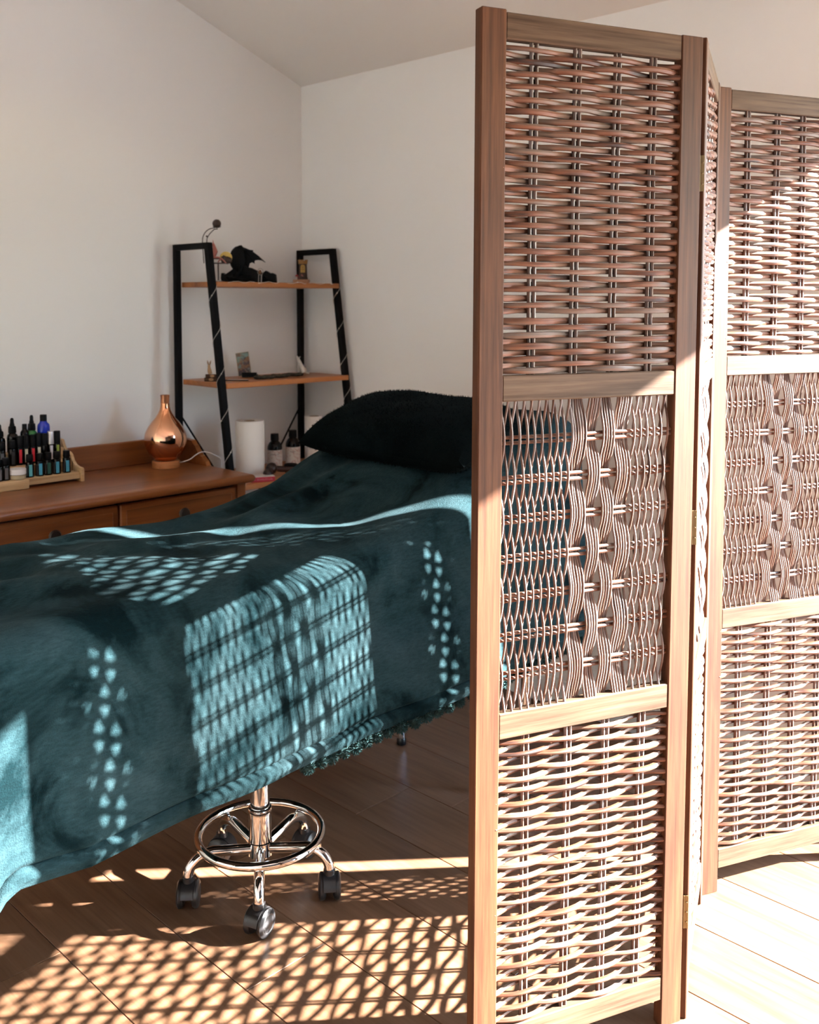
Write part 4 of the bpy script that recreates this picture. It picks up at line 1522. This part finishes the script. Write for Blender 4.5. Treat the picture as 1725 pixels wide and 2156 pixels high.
kn = figure('letter_knife', 'slim pale-bladed knife with black edge lying on the middle board', 'knife', 492, 806, Z2, 2.86)
m_ = MB(); m_.prism([(-0.036, -0.004), (0.040, -0.006), (0.052, 0.0), (0.040, 0.005), (-0.036, 0.004)], 0.0, 0.0035, 'z'); m_.fix().build('handle', M['dark_resin'], kn)
m_ = MB(); m_.prism([(-0.020, -0.003), (0.040, -0.005), (0.050, 0.0), (0.038, 0.004), (-0.020, 0.003)], 0.0035, 0.0048, 'z'); m_.fix().build('blade', plain('pale_blade', (0.55, 0.48, 0.40), 0.3, 0.5), kn)

bl = figure('bark_log', 'long mossy bark log lying along the middle board under the wolf', 'log', 590, 800, Z2, 2.862)
bl.rotation_euler = (0, 0, R(8))
moss = wood('mossy_bark', (0.02, 0.018, 0.012), (0.055, 0.05, 0.035), (0.13, 0.12, 0.09), 0, 120, 60, 0.95, 5, 0.2, 0.8)
m_ = MB()
N_ = 40
pts = [Vector((-0.12 + 0.24 * i / N_, 0.004 * math.sin(i * 0.5), 0.0065 + 0.001 * math.sin(i * 0.9))) for i in range(N_ + 1)]
m_.tube(pts, [0.0060 * (1 + 0.30 * noise.noise(Vector((i * 0.55, 2, 3)))) * (0.6 if i in (0, N_) else 1) for i in range(N_ + 1)], 12)
m_.v = [Vector((p.x, p.y * 2.2, max(0.0, p.z * (1 + 0.35 * noise.noise(p * 220))))) for p in m_.v]
m_.build('bark_body', moss, bl, True)
wf = figure('wolf_figurine', 'small white howling wolf figurine on the right end of the bark log', 'figurine', 632, 796, Z2 + 0.011, 2.880)
O = (632, 788)
wm = wood('white_resin', (0.42, 0.38, 0.32), (0.60, 0.55, 0.48), (0.70, 0.66, 0.60), 2, 90, 40, 0.6)
m_ = MB()
bd = [L(*p, *O) for p in ((642, 786), (639, 780), (634, 772), (630, 763), (628, 757))]
m_.tube(smooth_path([Vector((a, 0, b)) for a, b in bd], 4), [0.0115 - 0.0062 * (i / 16) for i in range(17)], 12)
m_.ball((L(640, 783, *O)[0], 0, L(640, 783, *O)[1]), (0.0115, 0.009, 0.0085), 14, 8)
m_.tube([(L(628, 757, *O)[0], 0, L(628, 757, *O)[1]), (L(624, 752, *O)[0], 0, L(622.5, 748.5, *O)[1])], [0.0048, 0.0014], 10)
m_.tube([(L(644, 786, *O)[0], 0.004, L(644, 787, *O)[1]), (L(652, 787, *O)[0], 0.0, L(650, 789, *O)[1])], [0.004, 0.002], 8)
m_.build('body', wm, wf, True)
for dx_, yy in ((626, -0.003), (629, 0.003)):
    m_ = MB(); m_.tube([(L(629, 766, *O)[0], yy, L(629, 766, *O)[1]), (L(dx_ + 2, 780, *O)[0], yy, L(dx_, 780, *O)[1]), (L(dx_ + 3, 789, *O)[0], yy, L(dx_, 789, *O)[1])], [0.0045, 0.0030, 0.0026], 8); m_.build('front_leg', wm, wf, True)
for yy in (-0.002, 0.002):
    m_ = MB(); m_.tube([(L(629, 756, *O)[0], yy, L(629, 756, *O)[1]), (L(633, 753, *O)[0], yy * 1.6, L(633, 752, *O)[1])], [0.0020, 0.0005], 6); m_.build('ear', wm, wf, True)
cry = figure('crystal', 'tiny violet crystal behind the wolf figurine', 'crystal', 640, 795, Z2, 3.01)
m_ = MB(); m_.lathe([(0.006, 0), (0.007, 0.02), (0.0, 0.030)], (0, 0, 0), 6); m_.build('crystal_body', plain('amethyst', (0.05, 0.015, 0.10), 0.2), cry)


# lower board: rolls, oil bottles, massage tools, red box
def roll(label, px, Y, r, h):
    p = at(px, 1000, Y=Y)
    o = thing('paper_roll', label, 'paper roll', (p.x, Y, Z3))
    m_ = MB()
    prof_ = [(0.019, 0.001), (r * 0.985, 0.0), (r, 0.002), (r, h - 0.002), (r * 0.985, h), (0.019, h - 0.001)]
    m_.lathe(prof_, (0, 0, 0), 48, False)
    m_.build('paper', M['paper'], o, True)
    m_ = MB(); m_.lathe([(0.0175, 0.0), (0.019, 0.0), (0.019, h - 0.001), (0.0175, h - 0.001), (0.0175, 0.0)], (0, 0, 0), 28, False)
    m_.build('cardboard_core', M['card'], o, True)
    va = view_angle(p) + 1.25
    m_ = MB(); m_.box((r - 0.001, -0.001, 0.001), (r + 0.003, 0.0, h - 0.001)); m_.v = [Matrix.Rotation(va, 3, 'Z') @ p_ for p_ in m_.v]
    m_.build('loose_edge', M['paper'], o)
    return o


roll('wide white paper roll standing on the lower board behind the chest', 527, 2.865, 0.0505, 0.198)
roll('narrow white paper roll mostly hidden behind the black pillow', 662, 2.900, 0.036, 0.185)


def label_oil():
    m, nt, b = new_mat('oil_label')
    v = coords(nt, (1, 1, 1))
    n_ = noise_tex(nt, v, 28, 2, 0.5, 1.5)
    nt.links.new(ramp(nt, n_, [(0.48, (0.60, 0.54, 0.48)), (0.54, (0.44, 0.26, 0.21)), (0.60, (0.60, 0.54, 0.48))]), b.inputs['Base Color'])
    b.inputs['Roughness'].default_value = 0.6
    return m


M['oil_label'] = label_oil()
M['ink'] = plain('label_ink', (0.06, 0.045, 0.04), 0.7)


def text_mesh(s, size):
    cu = bpy.data.curves.new('lettering', 'FONT')
    cu.body = s
    cu.size = size
    cu.align_x = 'CENTER'
    cu.resolution_u = 2
    o = bpy.data.objects.new('lettering', cu)
    COL.objects.link(o)
    bpy.context.view_layer.update()
    dg = bpy.context.evaluated_depsgraph_get()
    me = bpy.data.meshes.new_from_object(o.evaluated_get(dg))
    bpy.data.objects.remove(o)
    bpy.data.curves.remove(cu)
    return me


def wrap_text(me, r, z, ang0, mat, parent, name='lettering'):
    for v in me.vertices:
        a = ang0 + v.co.x / r
        v.co = Vector((r * math.cos(a), r * math.sin(a), z + v.co.y))
    me.materials.clear()
    me.materials.append(mat)
    me.name = name
    o = bpy.data.objects.new(name, me)
    COL.objects.link(o)
    o.parent = parent
    return o


for (px, Y, lab, txt, hh) in ((579, 2.905, 'dark massage-oil bottle with pale label, next to the wide paper roll', 'Jojoba oil', 0.134),
                              (617, 2.900, 'dark massage-oil bottle with pale label, nearer the pillow', 'Argan', 0.140)):
    p = at(px, 980, Y=Y)
    o = thing('massage_oil_bottle', lab, 'bottle', (p.x, Y, Z3))
    r_ = 0.0272
    m_ = MB(); m_.lathe([(r_ * 0.95, 0), (r_, 0.002), (r_, hh * 0.60), (r_ * 0.95, hh * 0.67), (r_ * 0.78, hh * 0.74), (r_ * 0.50, hh * 0.80), (r_ * 0.45, hh * 0.83)], (0, 0, 0), 28)
    m_.build('bottle_body', M['amber'], o, True)
    m_ = MB(); m_.lathe([(r_ * 0.55, hh * 0.81), (r_ * 0.57, hh * 0.82), (r_ * 0.55, hh * 0.98), (r_ * 0.50, hh)], (0, 0, 0), 24)
    m_.build('cap', M['cap_black'], o, True)
    va = view_angle(p)
    m_ = MB(); arc_label(m_, r_ * 1.002, hh * 0.08, hh * 0.56, va - 1.5, va + 1.5, 20)
    lb_ = m_.build('label', M['oil_label'], o, True)
    wrap_text(text_mesh(txt, 0.0085), r_ * 1.025, hh * 0.43, va, M['ink'], lb_)

dw = wood('dark_turned_wood', (0.012, 0.005, 0.004), (0.025, 0.010, 0.007), (0.045, 0.018, 0.012), 0, 60, 6, 0.3)
mt = figure('massage_roller', 'dark turned-wood massage roller with two balls, in front of the oil bottles', 'massage tool', 574, 1000, Z3, 2.80)
c1 = at(572, 986, Y=2.80) - mt.location
c2 = at(565, 1001, Y=2.765) - mt.location
inv = Matrix.Rotation(-FACE, 3, 'Z')
c1, c2 = inv @ c1, inv @ c2
c1.z = max(c1.z, 0.022); c2.z = max(0.0185, min(c2.z, 0.03))
m_ = MB(); m_.ball(c1, 0.0205, 20, 14); m_.build('roller_ball', dw, mt, True)
m_ = MB(); m_.ball(c2, 0.0180, 20, 14); m_.build('roller_ball', dw, mt, True)
m_ = MB(); m_.tube([c1, c1 + Vector((0.03, 0.01, -0.004)), c1 + Vector((0.075, 0.012, -0.006))], [0.009, 0.011, 0.008], 14); m_.build('handle', dw, mt, True)
m_ = MB(); m_.tube([c2, (c1 + c2) / 2, c1], [0.006, 0.005, 0.006], 12); m_.build('axle', dw, mt, True)
bx = figure('dark_pot', 'squat dark lidded pot on the lower board, right of the massage roller', 'pot', 613, 990, Z3, 2.815)
m_ = MB(); m_.lathe([(0.020, 0), (0.024, 0.004), (0.024, 0.020), (0.022, 0.022)], (0, 0, 0), 24); m_.build('pot_body', M['dark_resin'], bx, True)
m_ = MB(); m_.lathe([(0.0245, 0.0215), (0.0245, 0.030), (0.021, 0.032), (0.0, 0.0325)], (0, 0, 0), 24); m_.build('lid', M['dark_resin'], bx, True)
rbx = figure('red_box', 'flat red and white box with pale script on the lower board beside the chest', 'box', 551, 1016, Z3, 2.755)
rbx.rotation_euler = (0, 0, R(-24))
m_ = MB(); m_.box((-0.042, -0.024, 0), (0.042, 0.024, 0.017), 0.001); m_.fix().build('box_base', plain('box_red', (0.42, 0.012, 0.03), 0.4), rbx)
m_ = MB(); m_.box((-0.0415, -0.0235, 0.0168), (0.0415, 0.0235, 0.0185), 0.0005); m_.fix().build('box_top', plain('box_white', (0.62, 0.56, 0.50), 0.5), rbx)
m_ = MB()
rs = random.Random(3)
xx = -0.034
while xx < 0.030:
    w_ = rs.uniform(0.0025, 0.005)
    m_.tube([(xx, -0.0244, 0.006), (xx + w_ * 0.4, -0.0244, 0.006 + rs.uniform(0.003, 0.007)), (xx + w_, -0.0244, 0.006)], 0.0005, 5)
    xx += w_ + 0.0007 + (0.004 if rs.random() < 0.12 else 0)
m_.build('script', plain('pale_pink', (0.65, 0.32, 0.34), 0.5), rbx, True)
